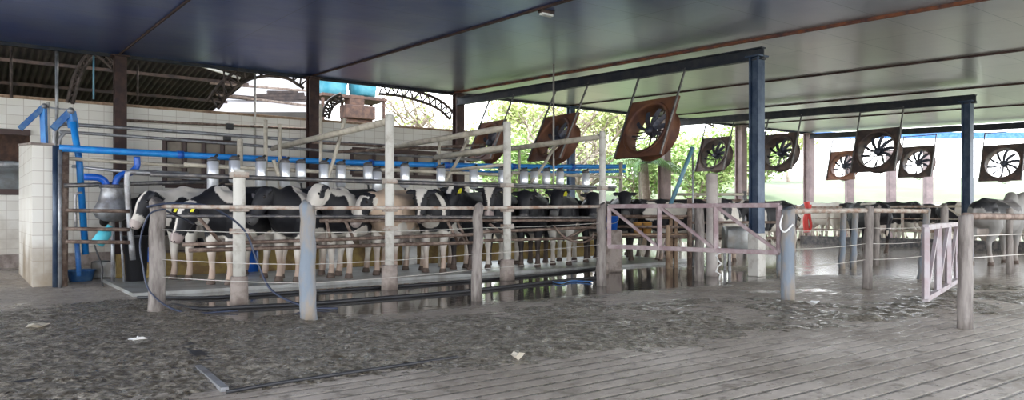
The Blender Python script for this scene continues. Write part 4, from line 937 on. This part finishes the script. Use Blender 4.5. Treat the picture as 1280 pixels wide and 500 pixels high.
# galvanised water trough panel right of the gate centre and the dangling white chain
c_ = Vector(((926 - 640) / F * 14.8, 14.8, 0)); t = thing('water_trough', c_, 'grey galvanised trough standing left of the blue column foot', 'trough'); q = MB()
q.loft([((c_.x - .32, c_.y, .62), .24, .26, (1, 0, 0)), ((c_.x + .32, c_.y, .62), .24, .26, (1, 0, 0))], e=5); q.build('tub', M['sheet'], t)
for sx_ in (-.27, .27):
    for sy_ in (-.16, .16): q = MB(); q.bar(c_ + Vector((sx_, sy_, 0)), c_ + Vector((sx_, sy_, .4)), .05, .05); q.build('leg', M['dull_steel'], t)
q = MB(); pc = Vector(((898 - 640) / F * 12.6, 12.6, 0))
cpts = [pc + Vector((.04 * math.sin(i * 1.3), 0, .02 + i * .045)) for i in range(15)]
for i in range(0, 14): q.tube([cpts[i] + Vector((-.018 if i % 2 else .018, 0, -.012)), cpts[i + 1] + Vector((.018 if i % 2 else -.018, 0, .012))], .012, 6)
tag(q.build('chain', M['white_thing']), 'pale chain dangling from the middle bay of the mauve gate to the ground', 'chain')

# ------------------------------------------------------------------ milk line with meters
bp = 13.4
A, B = atb(74, 185, bp), atb(781, 208, bp); n = 14; t = thing('milk_line', A, 'long bright blue milk pipe running above the cows', 'pipe')
mid = lambda s: A.lerp(B, s) - Vector((0, 0, .10 * 4 * s * (1 - s)))
q = MB(); q.tube([mid(i / n) for i in range(n + 1)], .055, 14); q.build('main_pipe', M['blue_paint'], t)
q = MB(); q.tube([mid(i / n) + Vector((0, 0, -.13)) for i in range(5, n + 1)], .03, 10); q.build('lower_pipe', M['blue_paint'], t)
for i in range(2, 14, 2):
    c_ = mid(i / n); q = MB(); q.tube([c_ - (B - A).normalized() * .05, c_ + (B - A).normalized() * .05], .068, 14); q.build('coupling', M['plastic_blue'], t)
def meter(px, ytop, ybot, b, i, lab):
    c_ = atb(px, (ytop + ybot) / 2, b); zt_, zb_ = atb(px, ytop, b).z, atb(px, ybot, b).z; h = zt_ - zb_; r = .092
    t = thing('milk_meter', Vector((c_.x, c_.y, zb_)), lab, 'milk meter', 'milk meters hanging under the blue line'); o_ = Vector((c_.x, c_.y, zb_))
    q = MB(); q.lathe(o_, [(.02, 0), (r * .7, .01), (r, .05), (r, h * .95), (r * .8, h * .99), (.03, h * 1.0)], 18); q.build('cylinder', M['steel'], t)
    q = MB(); q.lathe(o_ + Vector((0, 0, h * .98)), [(.03, 0), (r * .95, .01), (r * .95, .04), (r * .5, .07), (.03, .08)], 16); q.build('lid', M['dark_pipe'], t)
    q = MB(); zz = zt_ + .02; q.tube(arc_pts([o_ + Vector((0, 0, h * 1.0)), o_ + Vector((.02, 0, h * 1.08)), Vector((o_.x + .06, o_.y + .05, max(zz, zb_ + h * 1.2)))], 4), .022, 8); q.build('outlet_hose', M['black_rubber'], t)
    q = MB(); q.tube(arc_pts([o_ + Vector((.0, 0, .02)), o_ + Vector((.03, -.02, -.12)), o_ + Vector((.12, 0, -.28)), o_ + Vector((.16, .08, -.5))], 4), .018, 8); q.build('milk_hose', M['black_rubber'], t)
    return t
mx_ = [(266, 201, 236), (293, 200, 226), (326, 201, 232), (356, 203, 232), (376, 204, 226), (405, 205, 238), (426, 206, 232), (460, 207, 228), (471, 214, 240), (506, 208, 232), (551, 210, 232), (592, 211, 234), (628, 212, 234), (655, 214, 233), (668, 214, 232), (683, 214, 232), (700, 214, 233), (732, 216, 238)]
loc_w = ['leftmost, by the window', 'second from the left, above the short white post', 'right of the short white post', 'over the striped cow', 'small, over the striped cow\'s rump', 'left of the slanted cream strut', 'right of the slanted cream strut', 'just left of the second tall post', 'lowest, just left of the second tall post',
         'just right of the second tall post', 'before the steel column', 'right of the steel column', 'just left of the third tall post', 'first right of the third tall post', 'second right of the third tall post', 'third right of the third tall post', 'fourth right of the third tall post', 'just left of the last tall post']
for i, ((px, y0, y1), l_) in enumerate(zip(mx_, loc_w)): meter(px, y0, y1 + 3, 12.95, i, 'steel milk meter, ' + l_)
# blue milk buckets and white things between the cows' legs
for px, yt, yb, lab, m_ in ((187, 298, 322, 'blue drum behind the legs of the leftmost cow', 'plastic_blue'), (312, 296, 322, 'blue drum just right of the short white post', 'plastic_blue'), (415, 318, 340, 'white pail behind the legs of the cow at the blue-grey post', 'white_thing'), (512, 300, 318, 'white pail behind the second tall post', 'white_thing')):
    Y = 13.6 if px < 350 else 14.6; b__ = 14.25; pp = V(a_of(px, b__), b__); Y = pp.y
    c_ = Vector((pp.x, pp.y, 0)); h = .5; t = thing('drum' if m_ == 'plastic_blue' else 'pail', c_, lab, 'drum' if m_ == 'plastic_blue' else 'pail')
    q = MB(); q.lathe(c_, [(.02, 0), (.15, 0), (.16, .03), (.16, h * .4), (.17, h * .43), (.16, h * .46), (.16, h * .9), (.11, h), (.02, h)], 20); q.build('body', M[m_], t)
    q = MB(); q.lathe(c_ + Vector((0, 0, h)), [(.01, 0), (.06, 0), (.06, .04), (.01, .045)], 12); q.build('lid', M[m_], t)
# low stained wall on the far side of the pit
q = MB(); quad_slab(q, 2.2, 14.2, 14.6, 14.75, lambda b: 0.0, lambda b: .42); struct(q.build('trim_21', M['yellow_board']))
# two steel air pipes that rise from the partition and run along the wall
for (y0, y1, ye, r, lab) in ((156, 156, 179, .035, 'upper steel air pipe curving up at the partition and running right'), (166, 165, 190, .03, 'lower steel air pipe curving up at the partition and running right')):
    b_ = 15.2; x0 = 68 if y0 < 160 else 74
    pipe(arc_pts([atb(x0, 250, b_), atb(x0, y0 + 22, b_), atb(x0 + 1, y0 + 8, b_), atb(x0 + 6, y0 + 1.5, b_), atb(x0 + 15, y0 - .5, b_), atb(240, y0 + (ye - y0) * .42, b_), atb(430, ye, b_), atb(600, ye + 10, b_)], 5), r, 'dull_steel', lab, 'pipe', 'steel air pipes')
pipe([atb(152, 150, WB - .12), atb(400, 162, WB - .12)], .03, 'rust_pipe', 'rusty thin pipe fixed along the tiled wall', 'pipe')
for px, py in ((287, 158), (284, 172)):
    c_ = atb(px, py, WB - .2); t = thing('wall_lamp', c_, 'small dark floodlight on the tiled wall, ' + ('upper one' if py < 165 else 'lower one by the window'), 'lamp'); q = MB(); q.box(c_, (.16, .12, .14), rz=ANG); q.build('housing', M['black_rubber'], t); q = MB(); q.bar(c_, c_ + V(0, .16), .03, .03); q.build('bracket', M['black_rubber'], t)

# ------------------------------------------------------------------ tiled partition and the equipment at the left
q = MB(); vs = []
c0, c1, c2 = V(.93, 13.7), V(1.2, 13.7), V(.93, 16.9)
for z0_, z1_ in ((0, None),):
    base = [V(.90, 13.65), V(1.17, 13.65), V(1.17, 16.9), V(.90, 16.9)]
    q.add([up(p, 0) for p in base] + [up(base[0], 2.2), up(base[1], 2.2), up(base[2], 2.42), up(base[3], 2.42)], [[0, 3, 2, 1], [4, 5, 6, 7], [0, 1, 5, 4], [1, 2, 6, 5], [2, 3, 7, 6], [3, 0, 4, 7]])
o = q.build('tiled_partition', M['tile']); tag(o, 'free standing white tiled partition with a grimy foot at the left', 'partition wall')
q = MB(); q.bar(up(V(1.035, 13.62), 2.22), up(V(1.035, 16.9), 2.44), .30, .035); cpo = q.build('coping', M['footing']); cpo.parent = o
b_ = 13.45
pipe([Vector((atb(70, 190, b_).x, atb(70, 190, b_).y, 0)), atb(70, 182, b_)], .05, 'navy_steel', 'dark blue upright right against the tiled partition', 'upright', name='stall_upright')
pipe([Vector((*V(a_of(75, 13.3), 13.3).xy, 0)), atb(75, 187, 13.3)], .03, 'dull_steel', 'thin grey pipe beside the dark blue upright', 'upright', name='stall_upright')
pipe([Vector((*G(80, 358).xy, 0)), at(82, 190, G(80, 358).y)], .05, 'rust_pipe', 'rusty upright standing in front of the blue slanted tube', 'upright', name='stall_upright')
for y_, l_ in ((263, 'upper'), (286, 'middle'), (302, 'lower')):
    brail(82, y_, 162, y_ + 1, 12.6, .028, 'rust_pipe', l_ + ' short rail between the rusty upright and the curved grey pipe')
# blue jointed arms
def arm(pts, b, r, lab, m='blue_arm'):
    P = [atb(x, y, b) for x, y in pts]; t = thing('blue_arm', P[0], lab, 'arm')
    for i in range(len(P) - 1): q = MB(); q.bar(P[i], P[i + 1], r * 2.2, r * 1.6); q.build('arm_segment', M[m] if i == 0 else M['blue_paint'], t)
    for p in P[1:-1]: q = MB(); q.tube([p + V(0, -r * 1.3), p + V(0, r * 1.3)], r * .8, 12); q.build('joint', M['dull_steel'], t)
arm([(25, 161), (55, 133), (57, 184)], 15.6, .06, 'blue jointed arm farther left, above the tiled partition')
arm([(66, 161), (88, 139), (92, 160)], 14.6, .07, 'blue jointed arm above the start of the milk pipe')
pipe([atb(60, 128, 15.6), atb(61, 183, 15.6)], .03, 'white_paint', 'thin white upright behind the left blue arm', 'upright', name='stall_upright')
pipe([atb(60, 134, 15.6), atb(90, 138, 14.6)], .015, 'dull_steel', 'thin rod joining the two blue arms', 'rod', name='tie_rod')
pipe([atb(91, 152, 13.9), atb(99, 200, 13.9), atb(107, 318, 13.9)], .052, 'blue_paint', 'bright blue slanted tube reaching down to the blue basin', 'tube', name='slanted_tube')
pipe([atb(96, 300, 13.8), atb(99, 345, 13.8)], .04, 'blue_arm', 'dull blue hose end above the blue basin', 'hose', name='hose')
# milk receiver: a bell with two blue elbows
b_ = 13.3; cT = atb(141, 235, b_); cBt = atb(141, 277, b_); h = cT.z - cBt.z; o0 = Vector((cT.x, cT.y, cBt.z)); rr = 22 / F * cT.y
t = thing('milk_receiver', o0, 'dull grey bell-shaped milk receiver with two blue elbow pipes', 'milk receiver')
q = MB(); q.lathe(o0, [(.02, 0), (rr * .45, .01), (rr * .85, h * .12), (rr, h * .28), (rr * .95, h * .42), (rr * .75, h * .6), (rr * .6, h * .95), (rr * .66, h), (.02, h * 1.03)], 28); q.build('bell', M['dull_steel'], t)
q = MB(); q.lathe(o0 + Vector((0, 0, h)), [(.02, 0), (rr * .68, 0), (rr * .68, .05), (.02, .06)], 24); q.build('lid', M['dark_pipe'], t)
for pts in (((105, 221), (122, 222), (131, 227), (134, 236)), ((143, 236), (146, 224), (153, 218), (163, 216), (171, 208), (171, 196))):
    q = MB(); q.tube(arc_pts([atb(x, y, b_) for x, y in pts], 5), .055 if len(pts) == 4 else .05, 12); q.build('elbow_pipe', M['blue_pvc'], t)
q = MB(); q.tube([o0, Vector((o0.x, o0.y, .05))], .03, 8); q.build('stand_leg', M['dull_steel'], t)
q = MB(); q.tube([o0 + Vector((.12, 0, 0)), Vector((o0.x + .18, o0.y, .05))], .02, 8); q.build('stand_leg', M['dull_steel'], t)
pipe(arc_pts([atb(235, 218, 12.9), atb(180, 216, 12.9), atb(164, 215, 12.9), atb(159, 220, 12.9), atb(160, 250, 12.9), atb(166, 325, 12.9)], 5), .045, 'dull_steel', 'thick grey pipe bending down right of the milk receiver', 'pipe')
pipe(arc_pts([atb(95, 285, 12.8), atb(94, 248, 12.8), atb(97, 242, 12.8), atb(103, 241, 12.8)], 4), .02, 'dull_steel', 'small bent grey pipe left of the slanted blue tube', 'pipe')
c_ = atb(121, 305, 12.9); q = MB(); d_ = (atb(134, 288, 12.9) - c_).normalized(); x, y = frame_to(d_); q.lathe(c_, [(.01, 0), (.09, .0), (.095, .03), (.095, .22), (.05, .28), (.05, .33), (.01, .33)], 16, M=Matrix((x, y, d_)).transposed())
t_ = q.build('jar', M['teal_bottle']); tag(t_, 'turquoise jar hanging tilted below the milk receiver', 'jar')
pipe(arc_pts([atb(118, 306, 12.9), atb(122, 318, 12.9), atb(128, 335, 12.9), atb(127, 352, 12.9), Vector((atb(130, 352, 12.9).x, atb(130, 352, 12.9).y, .02))], 4), .012, 'black_rubber', 'thin hose dropping from the turquoise jar', 'hose', name='hose')
c_ = G(101, 351); t = thing('basin', c_, 'round blue basin on the floor by the rusty upright', 'basin'); q = MB(); q.lathe(c_, [(.01, 0), (.17, 0), (.21, .17), (.225, .17), (.225, .19), (.20, .19), (.16, .03), (.01, .03)], 24, close=False); q.build('bowl', M['blue_arm'], t); q = MB(); q.lathe(c_ + Vector((0, 0, .15)), [(.01, 0), (.19, 0), (.19, .01), (.01, .012)], 20); q.build('froth', M['cream_pipe'], t)
p = G(137, 347); q = MB(); q.box((p.x, p.y, .15), (.52, .3, .3), rz=ANG * .4); tag(q.build('block', M['sheet']), 'pale blue-grey block on the floor right of the blue basin', 'block')
p = G(176, 350); q = MB(); q.box((p.x, p.y, .15), (.52, .22, .3), rz=ANG * .4); tag(q.build('block', M['yellow_board']), 'stained yellow block on the floor left of the leftmost wooden post', 'block')
pp = V(a_of(170, 13.3), 13.3); t = thing('dark_bin', pp, 'tall dark round bin below the leftmost cow head', 'bin'); q = MB(); q.lathe(pp, [(.01, 0), (.15, 0), (.18, .75), (.2, .75), (.2, .78), (.17, .78), (.14, .03), (.01, .03)], 22, close=False); q.build('body', M['black_rubber'], t); q = MB(); q.lathe(pp + Vector((0, 0, .755)), [(.01, .0), (.165, 0), (.165, .02), (.01, .03)], 20); q.build('lid', M['dull_steel'], t)
# black cow seen behind the receiver
cow('cow', V(3.2, 15.9, 0), 172, 'black cow standing behind the milk receiver', mesh=dk, near=False)
# bulk tank seen through the opening at the far left
c_ = atb(8, 218, 20.2); t = thing('bulk_tank', Vector((c_.x, c_.y, 0)), 'big dull steel tank seen through the wall opening at the far left', 'tank'); q = MB()
d_ = V(1, 0); x, y = V(0, 1), Vector((0, 0, 1)); r_ = 1.05; q.lathe(Vector((c_.x, c_.y, 1.15)) - d_ * .9, [(.02, -.15), (r_ * .6, -.1), (r_ * .95, 0), (r_, .1), (r_, 1.7), (r_ * .95, 1.8), (r_ * .6, 1.9), (.02, 1.95)], 36, M=Matrix((x, y, d_)).transposed()); q.build('shell', M['sheet'], t)
q = MB(); q.lathe(Vector((c_.x, c_.y, 1.15 + r_)), [(.02, -.05), (.3, -.05), (.3, .06), (.26, .1), (.02, .12)], 24); q.build('hatch', M['dull_steel'], t)
for s in (-.7, .7): q = MB(); q.box(Vector((c_.x, c_.y, .1)) + d_ * s, (.2, 1.2, .2), rz=ANG); q.build('foot', M['dull_steel'], t)
q = MB(); pa, pb_ = atb(-30, 182, 20.0), atb(45, 190, 20.0); q.bar(pa + Vector((0, .8, .1)), pb_ + Vector((0, .8, .1)), .06, .7); tag(q.build('back_board', M['wood_brown']), 'brown boarding above the steel tank', 'board')

# ------------------------------------------------------------------ water tanks on their stand
b_ = 22.0
for px, lab in ((416, 'left one of two cyan water tanks on the timber stand'), (453, 'right one of two cyan water tanks on the timber stand')):
    c_ = atb(px, 121, b_); h = atb(px, 95, b_).z - c_.z; r_ = 18.5 / F * c_.y; t = thing('water_tank', c_, lab, 'water tank', 'cyan water tanks')
    q = MB(); q.lathe(c_, [(.02, 0), (r_ * .86, 0), (r_ * .9, h * .3), (r_ * .93, h * .32), (r_ * .94, h * .6), (r_ * .97, h * .62), (r_, h * .9), (r_ * 1.03, h * .92), (r_ * 1.03, h), (.02, h)], 28); q.build('body', M['cyan_tank'], t)
    q = MB(); q.lathe(c_ + Vector((0, 0, h)), [(.02, 0), (r_ * 1.06, 0), (r_ * .9, .08), (.02, .16)], 28); q.build('lid', M['cyan_tank'], t)
cs = [atb(x, 124, b_) for x in (394, 474)]; t = thing('tank_stand', Vector((cs[0].x, cs[0].y, 0)), 'brown timber stand carrying the two cyan tanks', 'stand'); q = MB()
dv = V(0, .5)
q.bar(cs[0] + Vector((0, 0, -.03)), cs[1] + Vector((0, 0, -.03)), 1.1, .07) if False else q.box((cs[0] + cs[1]) / 2 + Vector((0, 0, -.0)), ((cs[1] - cs[0]).length, 1.1, .09), rz=math.atan2((cs[1] - cs[0]).y, (cs[1] - cs[0]).x)); q.build('platform', M['wood_brown'], t)
for s in (.03, .5, .97):
    for k in (-1, 1): p = cs[0].lerp(cs[1], s) + dv * k * .9; q = MB(); q.bar(Vector((p.x, p.y, 0)), Vector((p.x, p.y, p.z)), .09, .09); q.build('leg', M['wood_brown'], t)
p = atb(447, 143, 21.6); q = MB(); q.box((p.x, p.y, p.z + .05), (1.0, .5, .42), rz=ANG); q.box((p.x - .1, p.y, p.z + .42), (.5, .4, .32), rz=ANG); q.box((p.x, p.y, (p.z - .16) / 2), (.9, .3, p.z - .16), rz=ANG)
tag(q.build('timber_crate', M['wood_brown']), 'red-brown timber crate below the right cyan tank', 'crate')
# white sheet roof of the neighbouring building with old timber on it
vs = [atb(255, 140, 24), atb(400, 140, 24), atb(400, 84, 30), atb(300, 84, 30)]; q = MB(); q.add(vs + [p + Vector((0, .3, -.3)) for p in vs], [[0, 1, 2, 3], [7, 6, 5, 4], [0, 4, 5, 1], [1, 5, 6, 2], [2, 6, 7, 3], [3, 7, 4, 0]])
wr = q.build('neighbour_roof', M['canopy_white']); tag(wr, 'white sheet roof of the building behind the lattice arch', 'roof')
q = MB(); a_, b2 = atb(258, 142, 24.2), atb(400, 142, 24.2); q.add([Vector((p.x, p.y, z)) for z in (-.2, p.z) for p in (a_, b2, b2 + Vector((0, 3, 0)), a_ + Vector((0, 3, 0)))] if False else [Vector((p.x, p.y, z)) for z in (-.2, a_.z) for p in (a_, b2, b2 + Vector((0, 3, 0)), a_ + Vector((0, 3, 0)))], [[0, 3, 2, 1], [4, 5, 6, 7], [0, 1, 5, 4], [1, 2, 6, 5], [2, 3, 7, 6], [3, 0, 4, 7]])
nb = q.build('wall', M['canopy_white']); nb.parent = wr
for i, (x0, y0, x1, y1) in enumerate(((308, 124, 392, 122), (318, 120, 380, 118), (334, 116, 372, 116), (270, 119, 330, 124), (330, 127, 392, 128))):
    k = 25.2; q = MB(); q.bar(atb(x0, y0, k), atb(x1, y1, k), .12, .14); tag(q.build('timber_plank', M['roof_timber']), ['long brown plank at the bottom of the stack on the white roof', 'middle brown plank of the stack on the white roof', 'top brown plank of the stack on the white roof', 'tilted plank left of the stack on the white roof', 'lowest plank right of the stack on the white roof'][i], 'plank', 'old planks on the white roof')

# ------------------------------------------------------------------ hoses
hs = lambda pts, r, m, lab, n=6: pipe(arc_pts(pts, n), r, m, lab, 'hose', name='hose')
p = P1[1]; tp = P1[2].z
hs([G(160, 272 + 100, .9) * 0 + Vector((p.x - .25, p.y + 1.6, 1.0)), Vector((p.x - .18, p.y + .5, 1.20)), Vector((p.x - .04, p.y - .10, tp - .06)), Vector((p.x + .18, p.y + .02, tp - .02)), Vector((p.x + .5, p.y + .3, tp - .06)), Vector((p.x + .8, p.y + .55, .95)), Vector((p.x + .95, p.y + .6, .55)), Vector((p.x + 1.15, p.y + .55, .20)), Vector((p.x + 1.6, p.y + .4, .03)), Vector((p.x + 2.0, p.y + .3, .02))], .013, 'hose_blue', 'blue-black hose looped over the leftmost wooden post')
hs([Vector((p.x + .12, p.y - .02, tp - .08)), Vector((p.x - .02, p.y - .12, tp - .15)), Vector((p.x - .14, p.y - .08, tp - .45)), Vector((p.x - .11, p.y - .08, .55)), Vector((p.x + .0, p.y - .12, .25)), Vector((p.x + .35, p.y - .1, .03)), Vector((p.x + .9, p.y + .1, .02))], .010, 'hose_blue', 'thin dark hose running down the leftmost wooden post')
def fl(px, py, z=.02): return G(px, py, z)
hs([fl(172, 372), fl(260, 372), fl(340, 367), fl(430, 362), fl(520, 356), fl(610, 349), fl(700, 341), fl(750, 335)], .022, 'black_rubber', 'black hose lying farther back on the wet floor along the stalls')
hs([fl(215, 381), fl(250, 386), fl(300, 384), fl(380, 380), fl(470, 373), fl(560, 366), fl(600, 362), fl(680, 353), fl(745, 347)], .026, 'black_rubber', 'thick black hose lying nearer on the wet floor along the stalls')
hs([fl(0, 482), fl(20, 479), fl(42, 476), fl(64, 471)], .016, 'black_rubber', 'black hose end on the mud at the lower left')
hs([fl(283, 490), fl(340, 480), fl(400, 471), fl(470, 461), fl(540, 451), fl(572, 446)], .012, 'black_rubber', 'thin black cable lying across the lower middle floor')
hs([fl(690, 352), fl(702, 354), fl(715, 351), fl(740, 352)], .01, 'blue_arm', 'short pale blue cord in the puddle left of the gate post')
q = MB(); q.bar(G(247, 458, .015), G(281, 487, .015), .05, .03); tag(q.build('angle_iron', M['dull_steel']), 'pale steel angle bar lying in the mud at the lower left', 'bar')
q = MB(); q.bar(G(232, 430, .02), G(258, 452, .02), .09, .03); tag(q.build('wooden_strip', M['black_rubber']), 'dark strip lying in the mud above the steel angle bar', 'strip')
# white scrap
def scrap(px, py, s, lab, seed, cat='litter', m='white_thing'):
    rn = random.Random(seed); p = G(px, py, .02); vs = [p + Vector((0, 0, .05 * s * 8))]; n = 9
    for k in range(n):
        t = 2 * math.pi * k / n; r_ = s * rn.uniform(.35, 1.1); vs.append(p + Vector((r_ * math.cos(t), r_ * math.sin(t) * .8, rn.uniform(0.01, .05))))
    vs += [p - Vector((0, 0, .02))]; fs = [[0, 1 + k, 1 + (k + 1) % n] for k in range(n)] + [[n + 1, 1 + (k + 1) % n, 1 + k] for k in range(n)]
    q = MB(); q.add(vs, fs); return tag(q.build('paper_scrap', M[m]), lab, cat)
scrap(173, 427, .09, 'bright white crumpled scrap on the mud at the left', 1)
scrap(46, 410, .13, 'pale flattened scrap on the mud at the far left', 2, m='cream_pipe')
scrap(1017, 380, .10, 'white scrap on the floor right of the latch post', 3)
scrap(648, 447, .07, 'small pale scrap on the floor at the lower middle', 4, m='cream_pipe')

# ------------------------------------------------------------------ mud: one trampled sheet of wet manure
def mudmask(a, b):
    lo = 5.6 - .28 * a + .5 * noise.noise(Vector((a * .7, b * .7, 3))); lo = max(lo, 3.2) if a > 0 else 5.6 + .6 * noise.noise(Vector((a, b, 1)))
    hi = 7.7 if 2.4 < a < 7.3 else (10.6 if a <= 2.0 else (10.6 - (a - 2.0) * 7.2 if a < 2.4 else max(5.6, 7.7 - (a - 7.3) * 1.1)))
    hi += .5 * noise.noise(Vector((a * .9, b * .9, 9)))
    m_ = min(b - lo, hi - b); return max(-1, min(1, m_ / .7))
q = MB(); st = .035; a0, b0, na, nb_ = -4.2, 2.6, 500, 260; vs = []; idx = {}; fs = []
hgt = {}
for i in range(na):
    for j in range(nb_):
        a, b = a0 + i * st, b0 + j * st; p = V(a, b)
        if p.y < 4.2 or abs(p.x) > p.y * .78 + .5: continue
        m_ = mudmask(a, b)
        if m_ < -.6: continue
        n1 = noise.noise(Vector((p.x * 5, p.y * 5, 0))); n2 = noise.noise(Vector((p.x * 13, p.y * 13, 4))); n3 = noise.noise(Vector((p.x * .9, p.y * .9, 7)))
        far = max(0.0, min(1.0, (a - 3.5) / 2.5)); patch = noise.noise(Vector((p.x * 1.7, p.y * 2.6, 12)))
        h = .006 + .030 * m_ + (.020 * n1 + .016 * n2) * (1.0 if a < 3 else .75) + .018 * (n3 - (.05 if a < 3 else .25)) + far * (.030 * patch - .026)
        idx[(i, j)] = len(vs); vs.append(Vector((p.x, p.y, max(h, -.05)))); hgt[(i, j)] = h
for (i, j) in idx:
    k = [(i, j), (i + 1, j), (i + 1, j + 1), (i, j + 1)]
    if all(c_ in idx for c_ in k) and max(hgt[c_] for c_ in k) > -.004: fs.append([idx[c_] for c_ in k])
q.add(vs, fs, True); tag(q.build('mud', M['mud']), 'trampled wet manure and mud over the left and middle of the floor', 'mud', kind='stuff')

# ------------------------------------------------------------------ trees
def tree_mb(h, spread, nl, seed, ls=.16):
    rn = random.Random(seed); t = MB(); l = MB(); tips = []
    def br(p, d, L, r, lev):
        n = 4; pts = [p]; q_ = p.copy()
        for i in range(n):
            d2 = (d + Vector((rn.uniform(-.25, .25), rn.uniform(-.25, .25), rn.uniform(-.05, .2)))).normalized(); q_ = q_ + d2 * L / n; pts.append(q_.copy()); d = d2
        t.tube(pts, [r * (1 - .5 * i / n) for i in range(n + 1)], 7)
        if lev >= 2: tips.extend(pts[1:])
        if lev < 3:
            for k in range(4 if lev else 6):
                a_ = rn.uniform(0, 6.28); e = rn.uniform(.3, .9); nd = Vector((math.cos(a_) * spread, math.sin(a_) * spread, e)).normalized()
                br(pts[rn.choice((2, 3, 4))], nd, L * .62, r * .5, lev + 1)
    br(Vector((0, 0, -.3)), Vector((0, 0, 1)), h * .45, h * .028, 0)
    for k in range(nl):
        c_ = rn.choice(tips) + Vector((rn.gauss(0, .4), rn.gauss(0, .4), rn.gauss(0, .35))); ax = Vector((rn.gauss(0, 1), rn.gauss(0, 1), rn.gauss(0, .6))).normalized(); s_ = ax.cross(Vector((rn.gauss(0, 1), rn.gauss(0, 1), 1))).normalized(); s = ls * rn.uniform(.6, 1.4)
        l.add([c_, c_ + ax * s + s_ * s * .4, c_ + ax * s * 2.1, c_ + ax * s - s_ * s * .4], [[0, 1, 2, 3]])
    return t, l
TP = []
for (h, sp, nl, sd2, lm) in ((9, 1.0, 5500, 1, 'leaf'), (8, 1.2, 4500, 2, 'leaf2'), (10, .8, 500, 3, 'leaf2')):
    t, l = tree_mb(h, sp, nl, sd2); root = thing('tree', (0, 0, -.2), 'tree', 'tree'); t.build('trunk', M['bark'], root, local=True); l.build('foliage', M[lm], root, local=True); TP.append([root, False])
def put_tree(k, px, Y, s, lab, group='trees behind the shed', rz=0):
    r_, used = TP[k]; o = copy_tree(r_) if used else r_; TP[k][1] = True; X = (px - 640) / F * Y
    o.location = (X, Y, -.22 if Y < 46 else -.22 + 7.0 * (1 - math.exp(-(Y - 48) / 26)) - .3 if Y > 48 else -.22); o.scale = (s,) * 3; o.rotation_euler = (0, 0, rz); o['label'] = lab; o['group'] = group
for a in ((2, 515, 33, .95, 'sparse tree with bare forked branches right of the cyan tanks', 0), (1, 480, 42, .9, 'yellow-green tree behind the cyan tanks', 1), (1, 560, 45, 1.0, 'yellow-green tree behind the bare forked tree', 2), (0, 620, 36, .85, 'leafy green tree behind the farthest rusty fan', 3),
          (1, 600, 50, 1.1, 'tall pale tree farther behind the farthest rusty fan', 4), (0, 668, 44, 1.0, 'green tree between the first two rusty fans', 5), (1, 742, 46, 1.0, 'pale green tree left of the large rusty fan', .5), (2, 740, 30, .8, 'bare twiggy tree between the middle and large rusty fans', 1.4),
          (0, 800, 48, 1.0, 'green tree behind the large rusty fan', 2.2), (1, 870, 52, .95, 'pale tree left of the dark fans', 3.1), (0, 935, 62, .9, 'distant tree behind the blue column', 4.4), (1, 1195, 44, .30, 'small round yellow-green shrub beyond the right end of the roof', 2), (1, 905, 46, .85, 'small pale tree behind the first dark fan', 1.1), (0, 850, 40, .95, 'leafy tree right of the palm', 2.9), (1, 700, 58, 1.35, 'tall pale tree far behind the middle rusty fan', 2.6), (0, 950, 56, 1.0, 'leafy tree behind the second dark fan', 5.1), (1, 780, 60, 1.4, 'tall pale tree far behind the large rusty fan', .9), (1, 985, 75, .9, 'faint distant tree right of the blue column', .3), (0, 430, 48, 1.0, 'green tree behind the brown tank stand', 4.1)):
    put_tree(a[0], a[1], a[2], a[3], a[4], rz=a[5])
# palm
px, Y = 805, 27; pc = Vector(((px - 640) / F * Y, Y, -.2)); t = thing('palm_tree', pc, 'low palm with drooping fronds behind the large rusty fan', 'palm tree'); top = at(px, 205, Y)
q = MB(); q.tube([pc, pc.lerp(top, .5) + Vector((.1, 0, 0)), top], [.22, .17, .14], 12); q.build('trunk', M['bark'], t); rn = random.Random(4)
for k in range(16):
    a_ = 2 * math.pi * k / 16 + rn.uniform(-.1, .1); L = rn.uniform(1.7, 2.3); el = rn.uniform(.3, 1.1); q = MB(); pts = []
    for i in range(13):
        s = i / 12; r_ = L * s * math.cos(el * (1 - s * .3)); z = L * s * math.sin(el) - 1.5 * L * .55 * s * s; pts.append(top + Vector((math.cos(a_) * r_, math.sin(a_) * r_, z)))
    q.tube(pts, [.025 * (1 - .8 * i / 12) for i in range(13)], 6); sdv = Vector((-math.sin(a_), math.cos(a_), 0))
    for i in range(2, 13):
        for u_ in (0, .5):
            for s in (-1, 1):
                b0_ = pts[i - 1].lerp(pts[i], u_); ll = .5 * math.sin(math.pi * (i / 13) ** .8) + .1; d = (pts[i] - pts[i - 1]).normalized(); tip = b0_ + (sdv * s * .8 + d * .6 + Vector((0, 0, -.35))).normalized() * ll
                q.add([b0_ - d * .02, b0_ + d * .03, tip], [[0, 1, 2]])
    q.build('frond', M['palm'], t)
